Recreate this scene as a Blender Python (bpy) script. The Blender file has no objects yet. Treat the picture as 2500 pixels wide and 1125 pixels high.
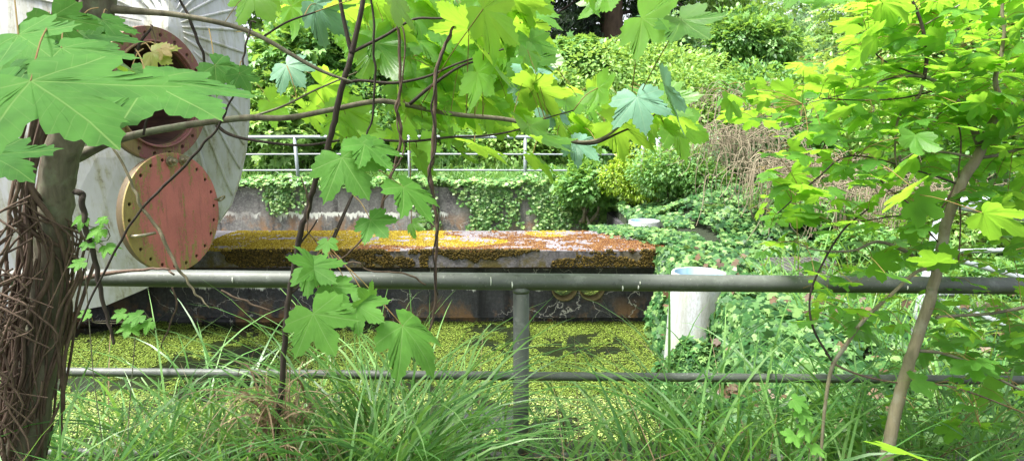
import bpy, math, random
import numpy as np
from mathutils import Vector, Matrix, noise as mn
rng = np.random.default_rng(11); random.seed(11)
C = bpy.context.scene.collection
R = math.radians
# ------------------------------------------------------------------ camera
F = 1700.0; PITCH = R(8.76); CAMZ = 1.65
def P(px, py, Y):
    x = (px-1250)/F; u = (562.5-py)/F
    d = np.array([x, math.cos(PITCH)+u*math.sin(PITCH), -math.sin(PITCH)+u*math.cos(PITCH)])
    d = d*(Y/d[1]); return np.array([d[0], d[1], d[2]+CAMZ])
cam = bpy.data.cameras.new('camera'); co = bpy.data.objects.new('camera', cam); C.objects.link(co)
cam.sensor_width = 36; cam.lens = F/2500*36; cam.clip_end = 3000; cam.clip_start = .05
co.location = (0,0,CAMZ); co.rotation_euler = (R(90)-PITCH, 0, 0)
sc = bpy.context.scene; sc.camera = co
# ------------------------------------------------------------------ light
w = bpy.data.worlds.new("World"); sc.world = w; w.use_nodes = True
nt = w.node_tree; bg = nt.nodes['Background']
sky = nt.nodes.new('ShaderNodeTexSky'); sky.sky_type = 'NISHITA'; sky.sun_disc = False
SEL, SAZ = R(64), R(-115)      # sun elevation, azimuth from +Y towards +X
sky.sun_elevation = SEL; sky.sun_rotation = SAZ
sky.air_density = 1.0; sky.dust_density = 4.0; sky.ozone_density = 1.0
hs = nt.nodes.new('ShaderNodeHueSaturation'); hs.inputs['Saturation'].default_value = .3
nt.links.new(sky.outputs[0], hs.inputs['Color']); nt.links.new(hs.outputs[0], bg.inputs[0]); bg.inputs[1].default_value = .125
sl = bpy.data.lights.new('sun', 'SUN'); sl.energy = 3.6; sl.angle = R(16); sl.color = (1,.96,.88)
so = bpy.data.objects.new('sun', sl); C.objects.link(so)
sd = Vector((math.sin(SAZ)*math.cos(SEL), math.cos(SAZ)*math.cos(SEL), math.sin(SEL)))
so.rotation_euler = sd.to_track_quat('Z','Y').to_euler(); so.location = (0,10,30)
vs = sc.view_settings; vs.view_transform = 'Standard'; vs.look = 'None'; vs.exposure = 1.72; vs.gamma = 1
sc.cycles.max_bounces = 8; sc.cycles.transmission_bounces = 6; sc.cycles.diffuse_bounces = 5
# ------------------------------------------------------------------ tags
def tag(o, label=None, cat=None, group=None, kind=None):
    if label: o['label'] = label
    if cat: o['category'] = cat
    if group: o['group'] = group
    if kind: o['kind'] = kind
    return o
def empty(name, loc, label, cat, group=None, rz=0):
    o = bpy.data.objects.new(name, None); C.objects.link(o); o.location = tuple(float(a) for a in loc); o.rotation_euler.z = rz
    return tag(o, label, cat, group)
def link(name, me, mat, parent=None):
    o = bpy.data.objects.new(name, me); C.objects.link(o)
    if mat is not None and not me.materials: me.materials.append(mat)
    if parent is not None:
        o.parent = parent; o.matrix_parent_inverse = Matrix.LocRotScale(parent.location, parent.rotation_euler, None).inverted()
    return o
# ------------------------------------------------------------------ mesh helpers
def mk(name, V, faces_flat, counts, rnd=None, uv=None, smooth=True):
    me = bpy.data.meshes.new(name); V = np.asarray(V, np.float32).reshape(-1,3)
    faces_flat = np.asarray(faces_flat, np.int32); counts = np.asarray(counts, np.int32)
    me.vertices.add(len(V)); me.vertices.foreach_set('co', V.ravel())
    me.loops.add(len(faces_flat)); me.loops.foreach_set('vertex_index', faces_flat)
    me.polygons.add(len(counts)); st = np.zeros(len(counts), np.int32); st[1:] = np.cumsum(counts)[:-1]
    me.polygons.foreach_set('loop_start', st)
    me.polygons.foreach_set('use_smooth', np.full(len(counts), bool(smooth)))
    me.update(calc_edges=True)
    if rnd is not None:
        a = me.attributes.new('rnd', 'FLOAT', 'FACE'); a.data.foreach_set('value', np.asarray(rnd, np.float32))
    if uv is not None:
        l = me.uv_layers.new(name='UVMap'); l.data.foreach_set('uv', np.asarray(uv, np.float32)[faces_flat].ravel())
    return me
class MB:
    def __init__(s): s.V=[]; s.F=[]; s.n=0; s.sm=[]
    def add(s, V, F, smooth=True):
        V = np.asarray(V, float).reshape(-1,3); s.V.append(V); s.F += [[i+s.n for i in f] for f in F]; s.n += len(V); s.sm += [smooth]*len(F)
    def box(s, a, b):
        (x0,y0,z0),(x1,y1,z1) = a,b
        s.add([(x0,y0,z0),(x1,y0,z0),(x1,y1,z0),(x0,y1,z0),(x0,y0,z1),(x1,y0,z1),(x1,y1,z1),(x0,y1,z1)],
              [(0,3,2,1),(4,5,6,7),(0,1,5,4),(1,2,6,5),(2,3,7,6),(3,0,4,7)], False)
    def tube(s, pts, rad, n=10, sub=4, wob=0, caps=True):
        pts = np.asarray(pts, float); rad = np.broadcast_to(np.asarray(rad, float), (len(pts),))
        if sub > 1 and len(pts) > 2: pts, rad = smoothpath(pts, rad, sub)
        if wob: 
            k = rng.normal(size=pts.shape)*wob; k[0]=0; k[-1]=0; pts = pts+k
        m = len(pts); T = np.gradient(pts, axis=0); T /= np.linalg.norm(T,axis=1,keepdims=True)+1e-9
        up = np.array([0,0,1.]) if abs(T[0][2])<.9 else np.array([1.,0,0])
        N = np.cross(T[0],up); N/=np.linalg.norm(N); V=[]
        a = np.linspace(0,2*math.pi,n,endpoint=False)
        for i in range(m):
            N = N - T[i]*np.dot(N,T[i]); N/=np.linalg.norm(N)+1e-9; B=np.cross(T[i],N)
            V.append(pts[i]+rad[i]*(np.cos(a)[:,None]*N+np.sin(a)[:,None]*B))
        Fs=[(i*n+j, i*n+(j+1)%n, (i+1)*n+(j+1)%n, (i+1)*n+j) for i in range(m-1) for j in range(n)]
        if caps: Fs += [tuple(range(n))[::-1], tuple((m-1)*n+j for j in range(n))]
        s.add(np.concatenate(V), Fs)
    def mesh(s, name):
        me = mk(name, np.concatenate(s.V), [i for f in s.F for i in f], [len(f) for f in s.F])
        me.polygons.foreach_set('use_smooth', np.array(s.sm, bool)); return me
    def build(s, name, mat, parent=None): return link(name, s.mesh(name), mat, parent)
def smoothpath(p, r, sub):
    q = np.vstack([2*p[0]-p[1], p, 2*p[-1]-p[-2]]); out=[]; ro=[]
    for i in range(1,len(q)-2):
        for t in np.linspace(0,1,sub,endpoint=False):
            a,b,c,d = q[i-1],q[i],q[i+1],q[i+2]
            out.append(.5*((2*b)+(c-a)*t+(2*a-5*b+4*c-d)*t*t+(3*b-a-3*c+d)*t**3)); ro.append(r[i-1]*(1-t)+r[i]*t)
    out.append(p[-1]); ro.append(r[-1]); return np.array(out), np.array(ro)
def curve_plate(name, outer, holes, depth, bevel=0.0):
    """a plate with round holes, front at local -z.. built flat in XY, thickness 2*depth"""
    cu = bpy.data.curves.new(name, 'CURVE'); cu.dimensions='2D'; cu.fill_mode='BOTH'; cu.extrude=depth; cu.bevel_depth=bevel
    for poly in [outer]+holes:
        sp = cu.splines.new('POLY'); sp.points.add(len(poly)-1); sp.use_cyclic_u=True
        for k,(x,y) in enumerate(poly): sp.points[k].co=(x,y,0,1)
    o = bpy.data.objects.new('tmp', cu); C.objects.link(o); dg = bpy.context.evaluated_depsgraph_get()
    me = bpy.data.meshes.new_from_object(o.evaluated_get(dg)); bpy.data.objects.remove(o); bpy.data.curves.remove(cu); me.name=name; return me
def circ(cx,cy,r,n=24): return [(cx+r*math.cos(2*math.pi*k/n), cy+r*math.sin(2*math.pi*k/n)) for k in range(n)]
# ------------------------------------------------------------------ materials
def nodemat(name):
    m = bpy.data.materials.new(name); m.use_nodes=True; t=m.node_tree; return m,t,t.nodes,t.links,t.nodes['Principled BSDF']
def ramp(N, stops, interp='LINEAR'):
    r = N.new('ShaderNodeValToRGB'); r.color_ramp.interpolation=interp; e=r.color_ramp.elements
    while len(e)<len(stops): e.new(.5)
    for k,(p,c) in enumerate(stops): e[k].position=p; e[k].color=(*c,1)
    return r
def noiset(N,L,scale,detail=6,rough=.6,coord=None,sc3=None,dist=0):
    n=N.new('ShaderNodeTexNoise'); n.inputs['Scale'].default_value=scale; n.inputs['Detail'].default_value=detail; n.inputs['Roughness'].default_value=rough; n.inputs['Distortion'].default_value=dist
    if coord is not None:
        if sc3 is not None:
            mp=N.new('ShaderNodeMapping'); mp.inputs['Scale'].default_value=sc3; L.new(coord,mp.inputs[0]); coord=mp.outputs[0]
        L.new(coord,n.inputs['Vector'])
    return n
def math_(N,L,op,a,b=None,clamp=False):
    m=N.new('ShaderNodeMath'); m.operation=op; m.use_clamp=clamp
    for i,v in enumerate((a,b)):
        if v is None: continue
        if isinstance(v,(int,float)): m.inputs[i].default_value=v
        else: L.new(v,m.inputs[i])
    return m.outputs[0]
def mixc(N,L,f,a,b):
    m=N.new('ShaderNodeMix'); m.data_type='RGBA'
    if isinstance(f,(int,float)): m.inputs[0].default_value=f
    else: L.new(f,m.inputs[0])
    for i,v in ((6,a),(7,b)):
        if isinstance(v,tuple): m.inputs[i].default_value=(*v,1)
        else: L.new(v,m.inputs[i])
    return m.outputs[2]
def bump(N,L,b,h,strength=.4,dist=.01):
    bp=N.new('ShaderNodeBump'); bp.inputs['Strength'].default_value=strength; bp.inputs['Distance'].default_value=dist
    L.new(h,bp.inputs['Height']); L.new(bp.outputs[0], b.inputs['Normal'])
def mapr(N,L,v,a,b,c=0,d=1):
    m=N.new('ShaderNodeMapRange'); m.clamp=True
    L.new(v,m.inputs[0])
    for i,x in enumerate((a,b,c,d)): m.inputs[i+1].default_value=x
    return m.outputs[0]
def leafmat(name, stops, tcol, tf=.45, rough=.45, spec=.4, veins=False, veincol=(.35,.5,.12)):
    m,t,N,L,b = nodemat(name)
    at=N.new('ShaderNodeAttribute'); at.attribute_name='rnd'
    r=ramp(N,stops); L.new(at.outputs['Fac'],r.inputs[0]); col=r.outputs[0]
    tc = mixc(N,L,at.outputs['Fac'],tuple(c*.75 for c in tcol),tcol)
    if veins:
        uv=N.new('ShaderNodeUVMap'); sp=N.new('ShaderNodeSeparateXYZ'); L.new(uv.outputs[0],sp.inputs[0]); x,y=sp.outputs[0],sp.outputs[1]
        rr=math_(N,L,'SQRT',math_(N,L,'ADD',math_(N,L,'MULTIPLY',x,x),math_(N,L,'MULTIPLY',y,y)))
        a=math_(N,L,'DIVIDE',math_(N,L,'ARCTAN2',math_(N,L,'ABSOLUTE',x),y),R(50)); a=math_(N,L,'MINIMUM',a,2.45)
        ph=math_(N,L,'MULTIPLY',math_(N,L,'ABSOLUTE',math_(N,L,'SUBTRACT',a,math_(N,L,'ROUND',a))),R(50))
        s=math_(N,L,'MULTIPLY',rr,math_(N,L,'COSINE',ph)); tt=math_(N,L,'MULTIPLY',rr,math_(N,L,'SINE',ph))
        main=math_(N,L,'SUBTRACT',1.0,mapr(N,L,tt,.003,.010))
        fr=math_(N,L,'FRACT',math_(N,L,'MULTIPLY',math_(N,L,'SUBTRACT',s,math_(N,L,'MULTIPLY',tt,.95)),8.0))
        sec=math_(N,L,'MULTIPLY',math_(N,L,'SUBTRACT',1.0,mapr(N,L,math_(N,L,'ABSOLUTE',math_(N,L,'SUBTRACT',fr,.5)),.0,.07)),.38)
        v=math_(N,L,'MAXIMUM',main,sec)
        g2=N.new('ShaderNodeTexCoord'); nz=noiset(N,L,45,5,.65,g2.outputs['Object']); blot=mapr(N,L,nz.outputs[0],.3,.75)
        sp2=noiset(N,L,420,2,.5,g2.outputs['Object']); big=noiset(N,L,14,2,.5,g2.outputs['Object'])
        col=mixc(N,L,mapr(N,L,big.outputs[0],.4,.65,0,.5),col,tuple(c*.7 for c in stops[0][1]))
        col=mixc(N,L,math_(N,L,'MULTIPLY',blot,.35),col,tuple(min(1,c*1.3) for c in stops[-1][1]))
        col=mixc(N,L,math_(N,L,'MULTIPLY',v,.6),col,veincol)
        col=mixc(N,L,mapr(N,L,sp2.outputs[0],.74,.78,0,.7),col,(.16,.10,.04))
        tc=mixc(N,L,mapr(N,L,big.outputs[0],.4,.65,0,.4),tc,tuple(c*.6 for c in tcol))
        tc=mixc(N,L,math_(N,L,'MULTIPLY',v,.45),tc,tuple(c*.5 for c in tcol))
        bump(N,L,b,math_(N,L,'ADD',math_(N,L,'MULTIPLY',v,-1.0),math_(N,L,'MULTIPLY',nz.outputs[0],.6)),.22,.002)
    L.new(col,b.inputs['Base Color']); b.inputs['Roughness'].default_value=rough; b.inputs['Specular IOR Level'].default_value=spec
    tr=N.new('ShaderNodeBsdfTranslucent'); L.new(tc,tr.inputs[0])
    mx=N.new('ShaderNodeMixShader'); mx.inputs[0].default_value=tf
    L.new(b.outputs[0],mx.inputs[1]); L.new(tr.outputs[0],mx.inputs[2]); L.new(mx.outputs[0],N['Material Output'].inputs[0]); return m
def barkmat(name, c1, c2, scale=30, lichen=None):
    m,t,N,L,b=nodemat(name); tc=N.new('ShaderNodeTexCoord'); n=noiset(N,L,scale,8,.7,tc.outputs['Object'],(1,1,.25),.5)
    col=ramp(N,[(.3,c1),(.7,c2)]); L.new(n.outputs[0],col.inputs[0]); out=col.outputs[0]
    if lichen:
        n2=noiset(N,L,14,4,.6,tc.outputs['Object']); out=mixc(N,L,mapr(N,L,n2.outputs[0],.52,.66,0,.7),out,lichen)
    L.new(out,b.inputs['Base Color']); b.inputs['Roughness'].default_value=.85; bump(N,L,b,n.outputs[0],.6,.006); return m
def paintmat(name, base, dark, spots, rough=.5, metal=0.0, algae=None):
    m,t,N,L,b=nodemat(name); tc=N.new('ShaderNodeTexCoord'); g=N.new('ShaderNodeNewGeometry')
    n=noiset(N,L,3.5,7,.6,tc.outputs['Object']); col=mixc(N,L,mapr(N,L,n.outputs[0],.35,.7),base,dark)
    nb=noiset(N,L,16,6,.75,tc.outputs['Object']); col=mixc(N,L,mapr(N,L,nb.outputs[0],.55,.66,0,.55),col,tuple(c*1.7 for c in base)); col=mixc(N,L,mapr(N,L,nb.outputs[0],.42,.34,0,.6),col,tuple(c*.5 for c in dark))
    n2=noiset(N,L,70,3,.6,tc.outputs['Object']); col=mixc(N,L,mapr(N,L,n2.outputs[0],.64,.72,0,.8),col,spots)
    if algae:
        sp=N.new('ShaderNodeSeparateXYZ'); L.new(g.outputs['Normal'],sp.inputs[0])
        col=mixc(N,L,math_(N,L,'MULTIPLY',mapr(N,L,sp.outputs[2],.1,-.7),mapr(N,L,n.outputs[0],.2,.5)),col,algae)
    L.new(col,b.inputs['Base Color']); b.inputs['Roughness'].default_value=rough; b.inputs['Metallic'].default_value=metal
    bump(N,L,b,n2.outputs[0],.25,.003); return m
M={}
M['rail_near']=paintmat('rail_near',(.125,.135,.13),(.085,.095,.085),(.26,.27,.25),.55,.12,(.07,.085,.03))
M['rail_far']=paintmat('rail_far',(.30,.34,.38),(.22,.25,.27),(.45,.47,.47),.5,.3)
M['rail_side']=paintmat('rail_side',(.33,.37,.41),(.24,.27,.29),(.45,.47,.47),.45,.3,(.2,.24,.14))
M['drop']=paintmat('dropping',(.75,.75,.7),(.6,.6,.55),(.5,.5,.45),.8)
M['bark_dark']=barkmat('bark_dark',(.018,.012,.010),(.07,.05,.042),40)
M['bark_syc']=barkmat('bark_sycamore',(.07,.06,.04),(.23,.20,.145),26,(.22,.24,.16))
M['bark_tan']=barkmat('bark_tan',(.13,.115,.07),(.28,.24,.155),30,(.3,.28,.22))
M['vine']=barkmat('vine',(.06,.035,.026),(.18,.12,.09),50)
M['vine_pale']=barkmat('vine_pale',(.12,.10,.062),(.29,.245,.165),50)
M['petiole']=barkmat('petiole',(.20,.20,.05),(.26,.11,.05),40)
M['grate']=paintmat('grate',(.25,.25,.25),(.18,.17,.16),(.3,.25,.2),.5,.6)
M['syc']=leafmat('sycamore_leaf',[(0,(.05,.16,.03)),(.5,(.09,.25,.04)),(1,(.14,.32,.05))],(.52,.87,.07),.57,.36,.5,True,(.30,.48,.10))
M['syc_front']=leafmat('sycamore_leaf_front',[(0,(.04,.15,.035)),(.5,(.075,.23,.045)),(1,(.12,.31,.06))],(.28,.58,.05),.30,.62,.18,True,(.30,.45,.14))
M['syc_low']=leafmat('sycamore_leaf_low',[(0,(.08,.24,.045)),(.5,(.12,.31,.05)),(1,(.17,.39,.07))],(.30,.62,.07),.35,.55,.22,True,(.35,.55,.18))
M['pale_leaf']=leafmat('young_leaf',[(0,(.30,.34,.06)),(.5,(.32,.40,.10)),(1,(.42,.25,.10))],(.5,.6,.06),.4,.45,.4,True,(.3,.12,.06))
M['maple']=leafmat('maple_leaf',[(0,(.05,.17,.03)),(.6,(.10,.27,.04)),(1,(.15,.34,.05))],(.42,.79,.06),.56,.45,.4,True,(.2,.4,.06))
def gleaf(name,a,b_,c,t,tf=.35,rough=.45,spec=.5): M[name]=leafmat(name,[(0,a),(.5,b_),(1,c)],t,tf,rough,spec)
gleaf('bush_mid',(.05,.15,.04),(.13,.30,.08),(.26,.45,.14),(.38,.62,.08))
gleaf('bush_light',(.10,.24,.05),(.22,.40,.10),(.38,.54,.18),(.5,.72,.12))
gleaf('bush_lime',(.10,.22,.02),(.22,.38,.03),(.36,.50,.06),(.55,.7,.05))
gleaf('bush_blue',(.05,.15,.06),(.12,.26,.10),(.26,.40,.20),(.4,.6,.18))
gleaf('dark_tree',(.008,.022,.010),(.018,.045,.018),(.05,.09,.03),(.06,.12,.03),.2)
gleaf('ivy',(.010,.045,.014),(.038,.125,.032),(.19,.32,.10),(.30,.5,.10),.22,.5,.28)
gleaf('ivy_light',(.04,.13,.03),(.12,.27,.07),(.30,.44,.15),(.4,.6,.12),.25,.4,.4)
gleaf('dead',(.05,.03,.015),(.09,.055,.03),(.16,.10,.055),(.3,.15,.05),.2)
gleaf('grass',(.03,.11,.025),(.09,.24,.05),(.23,.40,.13),(.32,.6,.09),.34,.38,.5)
gleaf('grass_light',(.04,.14,.025),(.09,.25,.045),(.20,.36,.10),(.4,.65,.08),.38,.38,.5)
gleaf('straw',(.13,.08,.045),(.22,.15,.09),(.34,.27,.17),(.3,.2,.1),.2,.6,.3)
gleaf('duckweed',(.08,.12,.01),(.14,.22,.03),(.28,.35,.07),(.35,.44,.07),.2,.5,.4)
gleaf('duckweed_pale',(.10,.17,.03),(.24,.32,.08),(.52,.57,.24),(.5,.6,.1),.2,.5,.4)  # paler copy of the duckweed, bright sparkle put into its colour
gleaf('moss_yellow',(.15,.10,.012),(.26,.19,.018),(.38,.31,.045),(.4,.3,.02),.1,.9,.1)
gleaf('moss_brown',(.08,.035,.018),(.15,.07,.028),(.24,.14,.055),(.2,.1,.02),.1,.9,.1)
gleaf('moss_dark',(.02,.018,.008),(.06,.045,.015),(.13,.09,.02),(.1,.08,.02),.1,.9,.1)
# ------------------------------------------------------------------ leaf templates
HS=[(0,1.0),(.05,.91),(.13,.87),(.13,.80),(.21,.77),(.20,.70),(.265,.66),(.245,.57),(.215,.50),(.29,.50),(.34,.54),(.38,.57),(.47,.575),(.55,.64),(.62,.60),(.77,.62),(.70,.53),(.74,.44),(.65,.405),(.69,.31),(.61,.275),(.60,.20),(.54,.16),(.50,.125),(.56,.09),(.64,.05),(.70,-.06),(.585,-.10),(.57,-.2),(.45,-.21),(.42,-.31),(.31,-.29),(.24,-.35),(.14,-.27),(.06,-.16),(0,-.03)]
HM=[(0,.95),(.07,.93),(.13,.85),(.2,.80),(.205,.71),(.19,.58),(.22,.52),(.30,.58),(.37,.65),(.45,.63),(.54,.68),(.62,.61),(.72,.57),(.70,.50),(.64,.43),(.66,.36),(.55,.27),(.50,.20),(.54,.14),(.62,.09),(.63,0),(.53,-.06),(.50,-.14),(.34,-.16),(.15,-.12),(0,-.02)]
HI=[(0,1.0),(.22,.55),(.62,.62),(.50,.20),(.55,-.12),(.22,-.25),(0,-.06)]
def leaf_template(H, sub=1, rings=(.4,.75,1.0), droop=.2, fold=.06, curl=0, seed=0, tooth=0.0):
    rg=np.random.default_rng(seed); right=[(x,y) for x,y in H]; pts=right+[(-x,y) for x,y in H[::-1][1:-1]]
    pts=np.array(pts,float)
    if sub>1:
        o=[]; n=len(pts)
        for i in range(n):
            for k in range(sub):
                q=pts[i]*(1-k/sub)+pts[(i+1)%n]*(k/sub)
                if k: q=q*(1+rg.uniform(-1,1)*tooth)
                o.append(q)
        pts=np.array(o)
    pts*= (1+rg.normal(size=(len(pts),1))*.012)
    n=len(pts); V=[(0,0)]; 
    for r in rings: V+= [tuple(p*r) for p in pts]
    V=np.array(V); Fs=[]
    for j in range(n): Fs.append((0,1+(j+1)%n,1+j))
    for k in range(len(rings)-1):
        a=1+k*n; b=a+n
        for j in range(n): Fs.append((a+j,a+(j+1)%n,b+(j+1)%n,b+j))
    x,y=V[:,0],V[:,1]; r=np.hypot(x,y); a=np.abs(np.arctan2(np.abs(x),y))/R(50); a=np.minimum(a,2.45)
    ph=np.abs(a-np.round(a))*2
    z=-droop*r**2 + fold*r*ph*1.5 + .03*np.sin(x*7+seed)*r + .025*np.cos(y*8+seed*2)*r - curl*np.abs(x)**1.5 
    return np.column_stack([x,y,z]), Fs, V
def simple(verts, faces): v=np.array(verts,float); return v, faces, v[:,:2].copy()
OVAL=simple([(0,0,0),(.26,.3,.07),(.2,.7,.05),(0,1,-.06),(-.2,.7,.05),(-.26,.3,.07),(0,.5,0)],[(0,1,6),(1,2,6),(2,3,6),(3,4,6),(4,5,6),(5,0,6)])
_pv=[];_pf=[]
for i in range(4):
    for sgn in ((-1,1) if i<3 else (0,)):
        b=len(_pv); yy=.2+.22*i; 
        if sgn: d=np.array([sgn*.42,.2])
        else: d=np.array([0,.4])
        pr=np.array([-d[1],d[0]])*.28; o=np.array([0,yy])
        for q,z in ((o,0),(o+d*.5+pr,.04),(o+d,-.06),(o+d*.5-pr,.04)): _pv.append((q[0],q[1],z-.1*yy))
        _pf.append((b,b+3,b+2,b+1))
PINN=simple(_pv,_pf)
IVY=leaf_template(HI,1,(1.0,),.15,.08)
LOB=leaf_template([(0,1),(.17,.5),(.7,.62),(.42,.18),(.62,-.12),(.15,-.25),(0,-.03)],1,(1.0,),.25,.1)
DUCK=simple([(0,0,0),(.5,.1,.05),(.6,.6,.1),(.1,1,.12),(-.4,.7,.05),(-.45,.2,0)],[(0,1,2,3,4,5)])
LUMP=simple([(-.5,-.3,0),(.4,-.5,0),(.6,.4,0),(-.3,.55,0),(.05,0,.55)],[(0,1,4),(1,2,4),(2,3,4),(3,0,4)])
NEED=simple([(0,0,0),(.12,.5,.03),(0,1,-.1),(-.12,.5,.03)],[(0,1,2,3)])
def frames(D, Nn):
    D=D/(np.linalg.norm(D,axis=1,keepdims=True)+1e-9); X=np.cross(D,Nn); X/=np.linalg.norm(X,axis=1,keepdims=True)+1e-9
    Z=np.cross(X,D); return np.stack([X,D,Z],axis=2)     # columns
def scatter(name, temps, pos, D, Nn, scale, mat, parent=None, rnd=None, uv=False, smooth=True, extra=None):
    """many small leaves of one plant, in one mesh"""
    pos=np.asarray(pos,float); n=len(pos)
    if not isinstance(temps,list): temps=[temps]
    Mx=frames(np.asarray(D,float),np.asarray(Nn,float))*np.asarray(scale,float).reshape(-1,1,1)
    if uv: Mx[:,:,0]*=rng.uniform(.82,1.08,n)[:,None]; Mx[:,:,2]*=rng.uniform(.3,1.7,n)[:,None]
    if rnd is None: rnd=rng.random(n)
    which=rng.integers(0,len(temps),n); Vs=[];Fl=[];Cn=[];Rn=[];U=[];off=0
    for k,(tv,tf,tu) in enumerate(temps):
        idx=np.where(which==k)[0]; m=len(idx)
        if not m: continue
        V=np.einsum('nij,vj->nvi',Mx[idx],tv)+pos[idx][:,None,:]; nv=len(tv)
        fl=np.array([i for f in tf for i in f]); cn=np.array([len(f) for f in tf])
        Fl.append((fl[None,:]+(np.arange(m)*nv)[:,None]+off).ravel()); Cn.append(np.tile(cn,m)); Rn.append(np.repeat(rnd[idx],len(tf)))
        Vs.append(V.reshape(-1,3)); U.append(np.tile(tu,(m,1))); off+=m*nv
    if extra is not None and extra[0].n:
        ex=extra[0]; nf=len(ex.F); Vs.append(np.concatenate(ex.V)); Fl.append(np.array([i for f in ex.F for i in f])+off); Cn.append(np.array([len(f) for f in ex.F])); Rn.append(np.full(nf,.5)); U.append(np.zeros((ex.n,2)))
    me=mk(name,np.concatenate(Vs),np.concatenate(Fl),np.concatenate(Cn),np.concatenate(Rn),np.concatenate(U) if uv else None,smooth)
    if extra is not None and extra[0].n:
        me.materials.append(mat); me.materials.append(extra[1]); mi=np.zeros(len(me.polygons),np.int32); mi[-nf:]=1; me.polygons.foreach_set('material_index',mi)
    return link(name,me,mat,parent)
def unit(v): return v/(np.linalg.norm(v,axis=-1,keepdims=True)+1e-9)
def rdir(n): return unit(rng.normal(size=(n,3)))
def nz(p,s=1.0): return mn.noise(Vector((float(p[0])*s,float(p[1])*s,float(p[2])*s if len(p)>2 else 0)))
# ------------------------------------------------------------------ ground
BX=1.74     # right edge of the basin
def gh(x,y):
    n=.12*mn.noise(Vector((x*.5,y*.5,0)))
    if y<2.85: return .26+n*.4
    if y<12.6 and x<BX+.02: return -1.3
    if y<12.6 or x>BX+3:
        z=.13+n+.5*math.exp(-((x-3.1)**2/.9+(y-9.8)**2/1.6))+max(0,x-5.0)*.22
    else: z=.38+n
    t=max(0,min(1,(y-14)/9)); z+= 2.4*t*t*(3-2*t)*(1.0 if x<8 else .8)
    if x<-2: z+=t*.9*min(1,(-2-x)/4)
    return z
xs=sorted(set([round(a,3) for a in list(np.arange(-14,16,.4))+[BX-.02,BX+.05]+[-200,-80,-40,-25,25,45,90,220]]))
ys=sorted(set([round(a,3) for a in list(np.arange(-4,28,.4))+[2.80,2.84,2.9,12.55,12.65]+[-60,-20,-8,35,50,90,180,400]]))
V=[(x,y,gh(x,y)) for y in ys for x in xs]; nx=len(xs)
Fs=[(j*nx+i,j*nx+i+1,(j+1)*nx+i+1,(j+1)*nx+i) for j in range(len(ys)-1) for i in range(nx-1)]
m,t,N,L,b=nodemat('soil'); tc=N.new('ShaderNodeTexCoord'); n1=noiset(N,L,2,8,.7,tc.outputs['Object']); n2=noiset(N,L,25,6,.7,tc.outputs['Object'])
r=ramp(N,[(.3,(.006,.010,.004)),(.55,(.014,.024,.008)),(.75,(.03,.022,.014))]); L.new(math_(N,L,'MULTIPLY',math_(N,L,'ADD',n1.outputs[0],n2.outputs[0]),.5),r.inputs[0]); L.new(r.outputs[0],b.inputs['Base Color']); b.inputs['Roughness'].default_value=.95; bump(N,L,b,n2.outputs[0],.8,.04)
g=link('ground',mk('ground',V,[i for f in Fs for i in f],[4]*len(Fs)),m); tag(g,kind='structure')
# water
WZ=-.63
m,t,N,L,b=nodemat('water'); b.inputs['Base Color'].default_value=(.012,.016,.010,1); b.inputs['Roughness'].default_value=.06; b.inputs['Specular IOR Level'].default_value=.6
tc=N.new('ShaderNodeTexCoord'); n1=noiset(N,L,6,3,.5,tc.outputs['Object']); bump(N,L,b,n1.outputs[0],.05,.02)
n2=noiset(N,L,1.1,8,.7,tc.outputs['Object']); sk=mapr(N,L,n2.outputs[0],.40,.56); L.new(mixc(N,L,sk,(.012,.016,.010),(.014,.020,.007)),b.inputs['Base Color']); L.new(mapr(N,L,n2.outputs[0],.40,.56,.06,.22),b.inputs['Roughness'])
wb=MB(); wb.add([(-12,2.9,WZ),(BX,2.9,WZ),(BX,12.55,WZ),(-12,12.55,WZ)],[(0,1,2,3)],False); tag(wb.build('water',m),kind='structure')
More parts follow.
